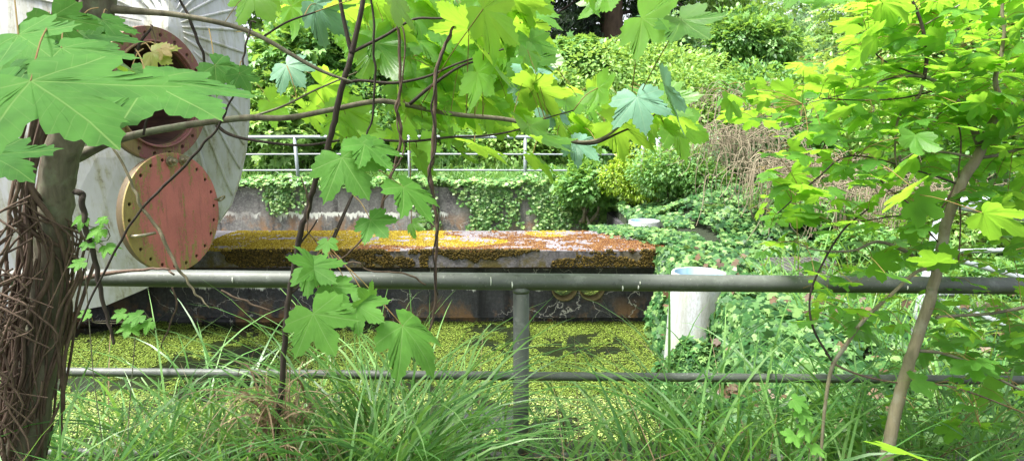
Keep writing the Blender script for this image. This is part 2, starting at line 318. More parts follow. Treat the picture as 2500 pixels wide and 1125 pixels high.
# ------------------------------------------------------------------ concrete
def concrete(name, base, dark, crack=(.55,.55,.5), crackw=.02, efflor=None, rust=None, scale=2.2, holes=None, streak=True, topz=None):
    m,t,N,L,b=nodemat(name); tc=N.new('ShaderNodeTexCoord'); ob=tc.outputs['Object']; sp=N.new('ShaderNodeSeparateXYZ'); L.new(ob,sp.inputs[0])
    n=noiset(N,L,1.6,8,.65,ob,(1,1,1)); n3=noiset(N,L,28,7,.7,ob)
    col=mixc(N,L,mapr(N,L,n.outputs[0],.35,.68),dark,base)
    col=mixc(N,L,mapr(N,L,n3.outputs[0],.45,.7,0,.5),col,tuple(min(1,c*1.7) for c in base))
    if streak:
        ns=noiset(N,L,1.0,5,.6,ob,(7,7,.5)); col=mixc(N,L,mapr(N,L,ns.outputs[0],.52,.70,0,.85),col,tuple(c*.35 for c in dark))
    if rust:
        nr=noiset(N,L,3.0,6,.7,ob,(1,1,.7)); hi=mapr(N,L,sp.outputs[2],rust[2],rust[1],0,1)
        col=mixc(N,L,math_(N,L,'MULTIPLY',mapr(N,L,nr.outputs[0],.50,.60),hi),col,rust[0])
    dn=noiset(N,L,4,4,.6,ob); ad=N.new('ShaderNodeVectorMath'); ad.operation='ADD'; L.new(ob,ad.inputs[0]); sc_=N.new('ShaderNodeVectorMath'); sc_.operation='SCALE'; L.new(dn.outputs['Color'],sc_.inputs[0]); sc_.inputs['Scale'].default_value=.35; L.new(sc_.outputs[0],ad.inputs[1])
    vo=N.new('ShaderNodeTexVoronoi'); vo.feature='DISTANCE_TO_EDGE'; vo.inputs['Scale'].default_value=scale; L.new(ad.outputs[0],vo.inputs['Vector'])
    ck=math_(N,L,'SUBTRACT',1.0,mapr(N,L,vo.outputs['Distance'],0,crackw)); cm=noiset(N,L,1.3,3,.5,ob)
    ck=math_(N,L,'MULTIPLY',ck,mapr(N,L,cm.outputs[0],.42,.58)); col=mixc(N,L,ck,col,crack)
    if efflor:   # lime bleeding out of a level construction joint
        for z0,wd,ln in efflor:
            wn=noiset(N,L,1.0,6,.7,ob,(6,6,.0)); jz=math_(N,L,'ADD',z0-.12,math_(N,L,'MULTIPLY',wn.outputs[0],.24))
            dz=math_(N,L,'SUBTRACT',jz,sp.outputs[2]); dr=noiset(N,L,1.0,5,.75,ob,(10,10,1.0))
            up=mapr(N,L,dz,-.012,0.0); lo=math_(N,L,'SUBTRACT',1.0,mapr(N,L,math_(N,L,'SUBTRACT',dz,math_(N,L,'MULTIPLY',mapr(N,L,dr.outputs[0],.42,.7),ln)),wd,wd+.02))
            pm=noiset(N,L,.9,3,.5,ob,(1,1,0)); k=math_(N,L,'MULTIPLY',math_(N,L,'MULTIPLY',up,lo),mapr(N,L,pm.outputs[0],.50,.55)); col=mixc(N,L,k,col,(.72,.72,.68))
    L.new(col,b.inputs['Base Color']); b.inputs['Roughness'].default_value=.85
    bump(N,L,b,math_(N,L,'SUBTRACT',n3.outputs[0],math_(N,L,'MULTIPLY',ck,.6)),.6,.02); return m
M['farwall']=concrete('far_wall',(.26,.25,.24),(.08,.075,.08),(.45,.45,.42),.012,[(.03,.012,.16)],((.30,.17,.09),-.30,.10),1.6)
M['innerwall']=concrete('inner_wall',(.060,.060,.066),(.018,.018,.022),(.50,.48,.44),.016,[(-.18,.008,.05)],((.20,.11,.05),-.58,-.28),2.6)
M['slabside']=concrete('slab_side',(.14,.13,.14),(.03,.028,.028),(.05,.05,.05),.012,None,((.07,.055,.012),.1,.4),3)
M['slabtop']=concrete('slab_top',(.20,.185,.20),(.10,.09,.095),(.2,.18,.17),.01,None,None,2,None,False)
def rough_block(name, x0,x1,y0,y1,z0,z1, mat, parent=None, seg=.25, amp=.012, seed=0):
    mb=MB(); nx_=max(2,int((x1-x0)/seg)); ny_=max(2,int((y1-y0)/seg)); 
    def j(x,y,z):
        v=Vector((x*2.1+seed,y*2.1,z*2.1)); return (x,y+amp*mn.noise(v),z+amp*mn.noise(v*1.9+Vector((5,5,5))))
    X=np.linspace(x0,x1,nx_+1); Y_=np.linspace(y0,y1,ny_+1)
    def quadgrid(f,A,B,flip):
        V=[f(a,b_) for b_ in B for a in A]; n=len(A); Fs=[(q*n+p,q*n+p+1,(q+1)*n+p+1,(q+1)*n+p) for q in range(len(B)-1) for p in range(n-1)]
        if flip: Fs=[f_[::-1] for f_ in Fs]
        mb.add(V,Fs,False)
    quadgrid(lambda a,b_:j(a,b_,z1),X,Y_,False); quadgrid(lambda a,b_:j(a,b_,z0),X,Y_,True)
    Z=np.linspace(z0,z1,max(2,int((z1-z0)/seg)+1))
    quadgrid(lambda a,c:j(a,y0,c),X,Z,False); quadgrid(lambda a,c:j(a,y1,c),X,Z,True)
    quadgrid(lambda a,c:j(x0,a,c),Y_,Z,True); quadgrid(lambda a,c:j(x1,a,c),Y_,Z,False)
    return mb.build(name,mat,parent)
# far retaining wall
fw=rough_block('retaining_wall',-12,3.2,12.6,12.95,-1.3,.50,M['farwall'],seg=.3,amp=.02)
tag(fw,'dark stained concrete basin wall with white lime drips and hanging ivy','retaining wall')
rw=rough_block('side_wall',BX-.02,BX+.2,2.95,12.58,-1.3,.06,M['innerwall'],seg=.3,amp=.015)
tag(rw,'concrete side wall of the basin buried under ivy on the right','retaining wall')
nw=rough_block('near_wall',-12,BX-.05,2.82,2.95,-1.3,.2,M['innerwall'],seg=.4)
tag(nw,'near basin wall hidden by grass below the big pipe railing','retaining wall')
# slab bridge
SY0,SY1,SZ1,SZ0=7.55,9.0,.26,.075
br=empty('concrete_walkway',(-2,8.2,SZ0),'long mossy concrete slab spanning the basin above the dark wall','concrete slab')
def slab():
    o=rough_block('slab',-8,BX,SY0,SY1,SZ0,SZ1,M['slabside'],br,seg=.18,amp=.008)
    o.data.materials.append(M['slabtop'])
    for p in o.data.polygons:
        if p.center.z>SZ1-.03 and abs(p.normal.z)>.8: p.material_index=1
    return o
slab()
# inner wall with two round openings
IY=7.78; hr=.135
hx=[(P(1378,700,IY)[0]),(P(1445,700,IY)[0])]; hz=P(1400,703,IY)[2]
outer=[(-8,-.565),(BX-.02,-.565),(BX-.02,SZ0-.055),(-8,SZ0-.055)]
me=curve_plate('cross_wall',outer,[circ(x,hz,hr,28) for x in hx],.09)
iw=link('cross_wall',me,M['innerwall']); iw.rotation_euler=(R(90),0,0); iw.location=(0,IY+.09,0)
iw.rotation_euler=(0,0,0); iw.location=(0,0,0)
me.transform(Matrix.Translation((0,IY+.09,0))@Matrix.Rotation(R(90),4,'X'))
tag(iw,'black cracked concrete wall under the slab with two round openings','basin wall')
mc=barkmat('rusty_collar',(.06,.045,.02),(.20,.16,.06),30)
for x in hx:
    mb=MB(); n=28; a=np.linspace(0,2*math.pi,n,endpoint=False); rings=[]
    for (rr,yy) in ((hr-.001,IY-.02),(hr+.014,IY-.02),(hr+.014,IY-.005)): rings.append(np.column_stack([x+rr*np.cos(a),np.full(n,yy),hz+rr*np.sin(a)]))
    mb.add(np.concatenate(rings+[np.column_stack([x+(hr-.001)*np.cos(a),np.full(n,IY+.2),hz+(hr-.001)*np.sin(a)])]),
      [(0*n+j,0*n+(j+1)%n,n+(j+1)%n,n+j) for j in range(n)]+[(n+j,n+(j+1)%n,2*n+(j+1)%n,2*n+j) for j in range(n)]+[(3*n+j,3*n+(j+1)%n,(j+1)%n,j) for j in range(n)])
    mb.build('pipe_collar',mc,iw)
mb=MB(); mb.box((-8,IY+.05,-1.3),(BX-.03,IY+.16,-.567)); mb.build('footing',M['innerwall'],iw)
m_beam=barkmat('rust_beam',(.03,.012,.006),(.12,.05,.02),20)
mb=MB(); mb.box((-8,IY-.03,SZ0-.05),(BX-.03,IY+.12,SZ0-.003)); mb.build('bearing_strip',m_beam,br)
# ------------------------------------------------------------------ scatter on slab: moss
def moss():
    n=42000; x=rng.uniform(-3.6,BX,n); y=rng.uniform(SY0,SY1-.02,n)
    keep=[];yel=[]
    for a,b_ in zip(x,y):
        v=.55*nz((a*1.1,b_*2.2,1))+.5*nz((a*5,b_*7,4))+.25*nz((a*16,b_*18,6)); u=(a+3.2)/4.9
        cover=.32 if a<-1.75 else (.05 if a<.2 else -.01)
        if a>.9: cover=.1
        if b_<SY0+.18: cover+=.12
        keep.append(v+cover>.02 if rng.random()<.97 else True)
        q=.8*nz((a*.9+7,b_*1.5,9)); yel.append((q+.45-max(0,(a+1.4))*.42+ (.25 if a<-1.75 else 0))>0 )
    keep=np.array(keep); yel=np.array(yel); pos=np.column_stack([x,y,np.full(n,SZ1-.004)])
    for sel,mt in ((keep&yel,'moss_yellow'),(keep&~yel,'moss_brown')):
        k=sel.sum(); D=unit(np.column_stack([rng.normal(size=k),rng.normal(size=k),rng.normal(size=k)*.1]))
        o=scatter('moss',LUMP,pos[sel],D,np.tile([0,0,1.],(k,1)),rng.uniform(.012,.034,k),M[mt],smooth=False)
        o['kind']='stuff'; o['label']='yellow moss cushions on the slab top' if mt=='moss_yellow' else 'rust brown moss cushions on the slab top'
    n=15000; x=rng.uniform(-3.6,BX,n); z=SZ1+.01-(SZ1-SZ0)*rng.random(n)**1.3; kk=np.array([nz((a*1.6,c*5,2))+.35*nz((a*9,c*9,3))+ (.16 if c>SZ1-.03 else 0)+(.12 if a<0 else 0)>.13 for a,c in zip(x,z)])
    pos=np.column_stack([x,np.full(n,SY0+.002),z])[kk]; k=len(pos)
    D=unit(np.column_stack([rng.normal(size=k),np.full(k,-.1),rng.normal(size=k)]))
    o=scatter('moss',LUMP,pos,D,np.tile([0,-1.,0],(k,1)),rng.uniform(.012,.035,k),M['moss_dark'],smooth=False); o['kind']='stuff'; o['label']='dark moss hanging on the front edge of the slab'
moss()
# ------------------------------------------------------------------ duckweed
def duck():
    n=470000; x=rng.uniform(-5,BX,n); y=3.2+rng.random(n)**1.25*9.3
    keep=np.zeros(n,bool); pale=np.zeros(n)
    for i in range(n):
        a,b_=x[i],y[i]; v=.6*nz((a*.9,b_*.9,0))+.35*nz((a*3.5,b_*3.5,2))+.25*nz((a*12,b_*12,5)); thr=-.16
        if a>.0 and 7.5+.25*nz((a*1.5,0,3))<b_<7.85: thr=.0 if a<1.3 else .3
        if b_<7.95 and a<-1.2: thr=max(thr,-.22+max(0,(b_-6.8))*.45)
        if b_<7.95 and b_>6.9 and a>.2: thr=-.42
        if b_<5.2: thr=-.1
        if 3.9<b_<4.7 and abs(a+.25)<.35: thr=.25
        keep[i]=v>thr
    dark=np.array([1 if nz((a*1.3+3,b_*1.3,8))<-.25 else 0 for a,b_ in zip(x[keep],y[keep])])
    pos=np.column_stack([x,y,WZ+.003+rng.random(n)*.012])[keep]; k=len(pos)
    D=unit(np.column_stack([rng.normal(size=k),rng.normal(size=k),np.full(k,.0)])); Nn=unit(np.column_stack([rng.normal(size=k)*.22,rng.normal(size=k)*.22,np.ones(k)]))
    s=rng.uniform(.007,.016,k); r=np.clip(rng.beta(2,2,k)-.35*dark,0,1)
    near=(pos[:,1]<5.6)&(rng.random(k)<.75)
    for sel,mt,lb in ((~near,'duckweed','yellow green duckweed carpet floating on the basin water'),(near,'duckweed_pale','pond weed with pale sparkle painted in, floating below the railing')):
        o=scatter('duckweed',DUCK,pos[sel],D[sel],Nn[sel],s[sel],M[mt],rnd=r[sel],smooth=False); o['kind']='stuff'; o['label']=lb
duck()
# ------------------------------------------------------------------ near railing
def pipe(mb,a,b_,r,n=20): mb.tube([a,b_],[r,r],n,1)
nr=empty('pipe_railing',(0,2.5,0),'big dark grey steel pipe railing crossing the whole view in front','railing')
zt=P(1250,687,2.5)[2]; zm=P(1250,917,2.5)[2]; zb=P(1250,1113,2.5)[2]
X0,X1=-4.5,3.2
def sl_(x): return -.0085*x
for nm,z,r_ in (('top_rail',zt,.0315),('mid_rail',zm,.0165),('bottom_rail',zb,.0165)):
    mb=MB(); mb.tube([(X0,2.5,z+sl_(X0)),(X0*.5,2.5,z+sl_(X0*.5)+.002),(0,2.5,z),(X1,2.5,z+sl_(X1))],[r_]*4,20,6); mb.build(nm,M['rail_near'],nr)
for px in (1272-2060*1.0,1272):
    x=P(px,900,2.5)[0]; mb=MB(); mb.tube([(x,2.5,-.1),(x,2.5,.5),(x,2.5,zt-.02)],[.0295]*3,20,1)
    t_=np.linspace(0,1,5); mb.tube([(x,2.5,zt-.042),(x,2.5,zt-.024)],[.0295,.034],20,1); mb.build('post',M['rail_near'],nr)
for px,py,l in ((568,683,.010),(1198,686,.016),(1250,695,.012),(1520,703,.011),(1558,701,.008),(1562,690,.006),(2215,702,.008)):
    p=P(px,py,2.47); dy=(p[2]-(zt+sl_(p[0]))); yy=2.5-math.sqrt(max(1e-6,.0322**2-dy*dy))
    mb=MB(); mb.tube([(p[0],yy-.0005,p[2]+l),(p[0]+.001,yy-.001,p[2]),(p[0],yy+.001,p[2]-l)],[.001,.0032,.0012],6,2); mb.build('dropping',M['drop'],nr)
# ------------------------------------------------------------------ far railing
fr=empty('far_railing',(0,13,.4),'pale galvanised railing along the top of the far basin wall','railing')
FY=13.0; fz=[P(1250,y,FY)[2] for y in (336,378,417)]
xa=P(350,336,FY)[0]; xc=P(1568,336,FY)[0]; pc=P(1607,343,12.3); xe=P(2250,343,12.0)[0]
for k,(nm,z) in enumerate(zip(('top_rail','mid_rail','mid_rail'),fz)):
    r_=.034 if k==0 else .017; mb=MB(); end=xe if k<2 else xc
    mb.tube([(xa,FY,z),(xa*.3,FY,z+.012),(xc,FY,z)],[r_]*3,10,3)
    if k<2:
        mb.tube([(xc,FY,z),(pc[0],12.3,z-.02)],[r_]*2,10,1); mb.tube([(pc[0],12.3,z-.02),(xe,12.1,z-.05)],[r_]*2,10,1)
    mb.build(nm,M['rail_far'],fr)
for px in (440,722,1000,1282,1568):
    x=P(px,400,FY)[0]; mb=MB(); mb.tube([(x+(.05 if px==722 else 0),FY,.3),(x,FY,fz[0])],[.033]*2,10,1); mb.build('post',M['rail_far'],fr)
mb=MB(); mb.tube([(pc[0]-.03,12.3,.25),(pc[0],12.3,fz[0]-.02)],[.040]*2,10,1); mb.build('post',M['rail_far'],fr)
mb=MB(); mb.tube([(xe*.7,12.15,.2),(xe*.7,12.15,fz[0]-.03)],[.034]*2,10,1); mb.build('post',M['rail_far'],fr)
# ------------------------------------------------------------------ side railing (right)
sr=empty('side_railing',(2.85,4.6,.1),'pale silver pipe railing corner behind the leafy sapling on the right','railing')
cy=4.95; cx=P(2300,500,cy)[0]
for k,z in enumerate((1.09,.72,.40)):
    r_=.030 if k==0 else .018; mb=MB(); mb.tube([(cx-.02,cy-.1,z),(cx+.12,2.9,z)],[r_]*2,14,1); mb.build('top_rail' if k==0 else 'mid_rail',M['rail_side'],sr)
    mb=MB(); mb.tube([(cx+.0,cy+.05,z+(.0)),(cx+2.4,cy+.35,z)],[r_]*2,14,1); mb.build('top_rail' if k==0 else 'mid_rail',M['rail_side'],sr)
mb=MB(); p0=P(2302,515,4.85); p1=P(2240,800,4.75); mb.tube([p0,p1,p1+(p1-p0)*.5],[.045]*3,14,1); mb.build('post',M['rail_side'],sr)
mb=MB(); p0=P(2388,720,4.3); mb.tube([(cx+.06,4.0,-.1),(cx+.06,4.0,1.07)],[.025]*2,12,1); mb.build('post',M['rail_side'],sr)
# ------------------------------------------------------------------ casing and flanges
def casing_mat():
    m,t,N,L,b=nodemat('casing_paint'); tc=N.new('ShaderNodeTexCoord'); ob=tc.outputs['Object']
    n=noiset(N,L,1.1,6,.6,ob); st=noiset(N,L,1,6,.7,ob,(9,9,.8)); fi=noiset(N,L,24,6,.7,ob)
    col=mixc(N,L,mapr(N,L,n.outputs[0],.35,.7),(.52,.54,.57),(.38,.39,.40))
    col=mixc(N,L,mapr(N,L,st.outputs[0],.46,.66,0,.85),col,(.30,.30,.19))
    col=mixc(N,L,mapr(N,L,math_(N,L,'MULTIPLY',st.outputs[0],fi.outputs[0]),.29,.42,0,.8),col,(.13,.12,.09))
    col=mixc(N,L,mapr(N,L,fi.outputs[0],.60,.75,0,.6),col,(.58,.58,.58))
    L.new(col,b.inputs['Base Color']); b.inputs['Roughness'].default_value=.6; bump(N,L,b,fi.outputs[0],.3,.006); return m
M['casing']=casing_mat()
cs=empty('pump_casing',P(300,700,7.2),'huge off-white ribbed pump casing standing behind the ivy-wrapped trunk','pump casing')
rim=[(530,-130),(570,0),(588,70),(599,130),(606,200),(605,290),(597,370),(582,440),(560,505),(500,590),(420,670),(350,707),(260,745),(170,762),(40,765),(-120,720),(-280,600),(-390,420),(-430,150),(-380,-120),(-250,-380),(0,-560),(250,-560),(430,-380)]
hub=P(410,65,6.55); RY=7.15
n=len(rim); rp=[P(a,b_,RY) for a,b_ in rim]
mid=[hub+(p-hub)*.42+np.array([0,-.04,0]) for p in rp]; inn=[hub+(p-hub)*.12 for p in rp]
back=[]; cen=np.mean(rp,axis=0)
for p in rp: q=cen+(p-cen)*.86; q=q+np.array([-.35,1.15,0]); q[2]=max(q[2],SZ1+.02) if p[2]<.3 else q[2]; back.append(q)
edge=[p+np.array([-.03,.14,0]) for p in rp]
V=[hub]+inn+mid+rp+edge+back+[np.mean(back,axis=0)]
Fs=[(0,1+(j+1)%n,1+j) for j in range(n)]
for k in range(4):
    a=1+k*n
    Fs+=[(a+j,a+(j+1)%n,a+n+(j+1)%n,a+n+j) for j in range(n)]
Fs+=[(1+4*n+j,1+4*n+(j+1)%n,1+5*n) for j in range(n)]
mb=MB(); mb.add(V,Fs,False); mb.build('shell',M['casing'],cs)
def conepoint(px,py,off=.02):
    # point on the shell in direction px,py from hub
    v=np.array([px-410,py-65.]); 
    for j in range(n):
        a=np.array(rim[j])-np.array([410,65.]); c=np.array(rim[(j+1)%n])-np.array([410,65.])
        M2=np.array([a,c]).T
        if abs(np.linalg.det(M2))<1e-6: continue
        s=np.linalg.solve(M2,v)
        if s[0]>=-1e-9 and s[1]>=-1e-9:
            t_=s.sum(); q=hub+(rp[j]-hub)*s[0]+(rp[(j+1)%n]-hub)*s[1]; 
            q[1]-= off+.04*min(1,min(t_/.42,max(0,(1-t_)/.58))); return q
    return hub
for ang in (-168,-152,-136,-122,-108,-95,-82,-70,-58,-44,-30,-14,3,19,33,42,50,57,63,69,75):
    c,s=math.cos(R(ang)),math.sin(R(ang)); 
    # distance to rim
    best=None
    for j in range(n):
        a=np.array(rim[j],float)-[410,65]; d=np.array(rim[(j+1)%n],float)-[410,65]; A=np.array([[c,-(d-a)[0]],[s,-(d-a)[1]]])
        if abs(np.linalg.det(A))<1e-9: continue
        tt,uu=np.linalg.solve(A,a)
        if tt>0 and 0<=uu<=1: best=tt
    t0=.2*best if best<260 else (60 if ang<40 else 85)
    pts=[conepoint(410+c*r_,65+s*r_,.008) for r_ in np.linspace(t0,best*.995,9)]
    mb=MB(); mb.tube(pts,[.006]+[.015]*7+[.011],8,1); mb.build('rib',M['casing'],cs)
# support feet under the casing
for px in (300,60):
    p=P(px,740,7.7); mb=MB(); mb.box((p[0]-.12,7.65,SZ1-.0),(p[0]+.12,8.1,.45)); mb.build('foot',M['slabside'],cs)
def redmat(name,base,alg,amt):
    m,t,N,L,b=nodemat(name); tc=N.new('ShaderNodeTexCoord'); ob=tc.outputs['Object']; sp=N.new('ShaderNodeSeparateXYZ'); L.new(ob,sp.inputs[0])
    st=noiset(N,L,1,7,.75,ob,(16,2.4,16)); fi=noiset(N,L,40,6,.75,ob); lg=noiset(N,L,3,4,.6,ob)
    rr=math_(N,L,'SQRT',math_(N,L,'ADD',math_(N,L,'MULTIPLY',sp.outputs[0],sp.outputs[0]),math_(N,L,'MULTIPLY',sp.outputs[1],sp.outputs[1])))
    col=mixc(N,L,mapr(N,L,lg.outputs[0],.35,.7),base,tuple(c*.72 for c in base))
    col=mixc(N,L,mapr(N,L,fi.outputs[0],.62,.74,0,.5),col,(.16,.07,.05))
    e=mapr(N,L,rr,.28,.50,0,.11)
    lft=mapr(N,L,sp.outputs[0],-.15,-.42,0,.12)
    k=math_(N,L,'ADD',math_(N,L,'ADD',st.outputs[0],math_(N,L,'MULTIPLY',fi.outputs[0],.45)),math_(N,L,'ADD',e,lft))
    k=mapr(N,L,k,.815-amt,.86-amt,0,.9); col=mixc(N,L,k,col,alg)
    col=mixc(N,L,mapr(N,L,sp.outputs[2],.014,.004),col,(.09,.065,.03))
    gr_=noiset(N,L,1,5,.7,ob,(30,3,30)); col=mixc(N,L,mapr(N,L,gr_.outputs[0],.54,.68,0,.45),col,(.13,.07,.05))
    L.new(col,b.inputs['Base Color']); b.inputs['Roughness'].default_value=.6; bump(N,L,b,math_(N,L,'ADD',fi.outputs[0],k),.5,.008); return m
M['red']=redmat('faded_red_paint',(.50,.155,.135),(.25,.22,.06),.0)
M['maroon']=redmat('rusty_red_paint',(.25,.095,.085),(.22,.17,.06),-.03)
M['rustshade']=barkmat('rust_and_shade_inside',(.025,.011,.008),(.11,.05,.035),12)  # rust brown, darkened to stand in for the shade inside the bore
M['bolt']=paintmat('bolt_steel',(.30,.28,.2),(.2,.17,.1),(.4,.35,.2),.4,.6)
AY=R(70)   # the flanges face right of the camera
FYp=6.0
def disc_frame(cpos,tilt=0):   # local z -> outward normal
    nrm=Vector((math.sin(AY),-math.cos(AY),tilt)).normalized(); up=Vector((0,0,1)); X=up.cross(nrm).normalized(); Yv=nrm.cross(X)
    return Matrix.Translation(Vector(cpos))@Matrix((X,Yv,nrm)).transposed().to_4x4()
# inlet nozzle
fc=P(378,231,FYp); Rf=.555; Mt=disc_frame(fc)
def local(name,me,mat,parent,Mx):
    o=link(name,me,mat); o.matrix_world=Mx; o.parent=parent
    o.matrix_parent_inverse=Matrix.Translation(parent.location).inverted(); return o
noz=empty('inlet_flange',(fc[0],fc[1],fc[2]),'dark maroon flanged pipe mouth with bolt holes open on the casing','pipe flange')
hol=[circ(math.cos(a)*.50,math.sin(a)*.50,.021,12) for a in np.arange(20)*2*math.pi/20+.16]
local('flange_ring',curve_plate('flange_ring',circ(0,0,Rf,72),[circ(0,0,.425,64)]+hol,.028,.004),M['maroon'],noz,Mt)
n=64; a=np.linspace(0,2*math.pi,n,endpoint=False); mb=MB(); prof=[(.432,.034),(.432,.06),(.447,.06),(.447,.034)]
mb.add(np.concatenate([np.column_stack([r_*np.cos(a),r_*np.sin(a),np.full(n,z)]) for r_,z in prof]),[(k*n+j,k*n+(j+1)%n,(k+1)*n+(j+1)%n,(k+1)*n+j) for k in range(3) for j in range(n)])
local('raised_face',mb.mesh('raised_face'),M['maroon'],noz,Mt)
mb=MB(); prof=[(.425,.0),(.405,-.25),(.40,-.72),(.36,-.735),(.0,-.74)]
mb.add(np.concatenate([np.column_stack([r_*np.cos(a),r_*np.sin(a),np.full(n,z)]) for r_,z in prof]),[((k+1)*n+j,(k+1)*n+(j+1)%n,k*n+(j+1)%n,k*n+j) for k in range(4) for j in range(n)])
local('pipe_bore',mb.mesh('pipe_bore'),M['rustshade'],noz,Mt)
mb=MB(); prof=[(.47,-.03),(.45,-.1),(.45,-.75)]
mb.add(np.concatenate([np.column_stack([r_*np.cos(a),r_*np.sin(a),np.full(n,z)]) for r_,z in prof]),[(k*n+j,k*n+(j+1)%n,(k+1)*n+(j+1)%n,(k+1)*n+j) for k in range(2) for j in range(n)])
local('pipe_neck',mb.mesh('pipe_neck'),M['bolt'],noz,Mt)
# blind cover
fc2=P(422,519,5.85); Rc=.500; Mt2=disc_frame(fc2,.03)
cv=empty('blind_flange_cover',tuple(fc2),'round faded red blind flange cover with yellow lichen hanging below the pipe mouth','flange cover')
hol=[circ(math.cos(a)*.45,math.sin(a)*.45,.0195,12) for a in np.arange(22)*2*math.pi/22+.02]
local('cover_plate',curve_plate('cover_plate',circ(0,0,Rc,80),hol,.019,.004),M['red'],cv,Mt2)
mb=MB(); mb.add(np.concatenate([np.column_stack([r_*np.cos(a),r_*np.sin(a),np.full(n,z)]) for r_,z in ((.48,-.03),(.485,-.075),(.0,-.076))]),[((k)*n+j,(k)*n+(j+1)%n,(k+1)*n+(j+1)%n,(k+1)*n+j) for k in range(2) for j in range(n)])
local('back_plate',mb.mesh('back_plate'),M['maroon'],cv,Mt2)
def onplane(px,py):
    o=Vector((0,0,CAMZ)); d=Vector(P(px,py,1.0))-o; nn=(Mt2.to_3x3()@Vector((0,0,1))); t_=(Mt2.translation-o).dot(nn)/d.dot(nn); return Mt2.inverted()@(o+d*t_)
for px,py in ((409,394),(440,391)):
    lp=onplane(px,py); x0,y0=lp.x,lp.y; mb=MB()
    for (r0,z0,z1,k) in ((.044,.028,.038,20),(.034,.038,.072,6),(.018,.072,.10,12)):
        aa=np.linspace(0,2*math.pi,k,endpoint=False); mb.add(np.concatenate([np.column_stack([x0+r0*np.cos(aa),y0+r0*np.sin(aa),np.full(k,z)]) for z in (z0,z1)]),[(j,(j+1)%k,k+(j+1)%k,k+j) for j in range(k)]+[tuple(k+j for j in range(k))],False)
    local('bolt',mb.mesh('bolt'),M['bolt'],cv,Mt2)
q=Mt2.inverted()@Vector(P(532,500,5.72)); mb=MB()
aa=np.linspace(0,2*math.pi,20); mb.tube([(.46,q.y,.02)]+[(.53+.03*math.cos(t_+math.pi),q.y+.022*math.sin(t_),.04+.025*math.sin(t_)) for t_ in aa],[.008]*21,8,1); local('eye_bolt',mb.mesh('eye_bolt'),M['bolt'],cv,Mt2)
q=Mt2.inverted()@Vector(P(330,558,5.9)); mb=MB(); mb.tube([(-.455,-.13,.02),(-.45,-.13,.08),(-.40,-.13,.10),(-.28,-.13,.085)],[.013]*4,8,3); local('lever',mb.mesh('lever'),M['bolt'],cv,Mt2)
# ------------------------------------------------------------------ fibre cement pipes
def tubmat():
    m,t,N,L,b=nodemat('fibre_cement'); tc=N.new('ShaderNodeTexCoord'); ob=tc.outputs['Object']
    n1=noiset(N,L,1,5,.7,ob,(9,9,1.2)); n2=noiset(N,L,1,6,.75,ob,(90,90,30)); n3=noiset(N,L,5,4,.6,ob)
    col=mixc(N,L,mapr(N,L,n1.outputs[0],.4,.62),(.40,.43,.46),(.27,.28,.255)); col=mixc(N,L,mapr(N,L,n2.outputs[0],.48,.6,0,.6),col,(.26,.27,.25))
    col=mixc(N,L,mapr(N,L,n3.outputs[0],.5,.7,0,.5),col,(.36,.40,.24)); L.new(col,b.inputs['Base Color']); b.inputs['Roughness'].default_value=.8; bump(N,L,b,n2.outputs[0],.6,.01); return m
def tubin():
    m,t,N,L,b=nodemat('blue_lining'); tc=N.new('ShaderNodeTexCoord'); n1=noiset(N,L,1,5,.7,tc.outputs['Object'],(12,12,3))
    col=mixc(N,L,mapr(N,L,n1.outputs[0],.35,.65),(.22,.42,.58),(.36,.50,.60)); L.new(col,b.inputs['Base Color']); b.inputs['Roughness'].default_value=.5; return m
M['fc']=tubmat(); M['fcin']=tubin()
def standpipe(top,r,h,lean,label):
    e=empty('stand_pipe',(top[0]+lean[0],top[1]+lean[1],top[2]-h),label,'pipe','open stand pipes in the ivy')
    n=48; a=np.linspace(0,2*math.pi,n,endpoint=False); rr=r*(1+.03*np.abs(np.cos(a*4))); 
    def ring(rad,t_): c=np.array(top)+np.array([lean[0],lean[1],-h])*t_; return np.column_stack([c[0]+rad*np.cos(a),c[1]+rad*np.sin(a),np.full(n,c[2])])
    mb=MB(); mb.add(np.concatenate([ring(rr,1),ring(rr,.5),ring(rr,.012),ring(rr*.99,0),ring(rr*.90,0)]),[(k*n+j,k*n+(j+1)%n,(k+1)*n+(j+1)%n,(k+1)*n+j) for k in range(4) for j in range(n)]); mb.build('pipe_wall',M['fc'],e)
    mb=MB(); mb.add(np.concatenate([ring(rr*.90,.0),ring(rr*.89,.004),ring(rr*.89,.6)]),[(k*n+j,k*n+(j+1)%n,(k+1)*n+(j+1)%n,(k+1)*n+j) for k in range(2) for j in range(n)]); mb.build('lining',M['fcin'],e)
standpipe(P(1706,664,5.6),.216,1.25,(-.06,0),'pale fibre cement stand pipe with blue lining leaning against the ivy bank')
standpipe(P(1573,538,9.3),.205,.7,(0,0),'low pale blue stand pipe rim poking out of ivy behind the mossy slab')
# metal grate on ivy
gr=MB(); g0=P(1985,655,6.6)
for k in range(16): gr.box((g0[0]-.35+k*.055,g0[1]-.9,.285),(g0[0]-.34+k*.055,g0[1]+.35,.31))
for k in range(7): gr.box((g0[0]-.37,g0[1]-.9+k*.2,.286),(g0[0]+.5,g0[1]-.885+k*.2,.309))
tag(gr.build('steel_grating',M['grate']),'flat steel grating lying among ivy leaves','grating')
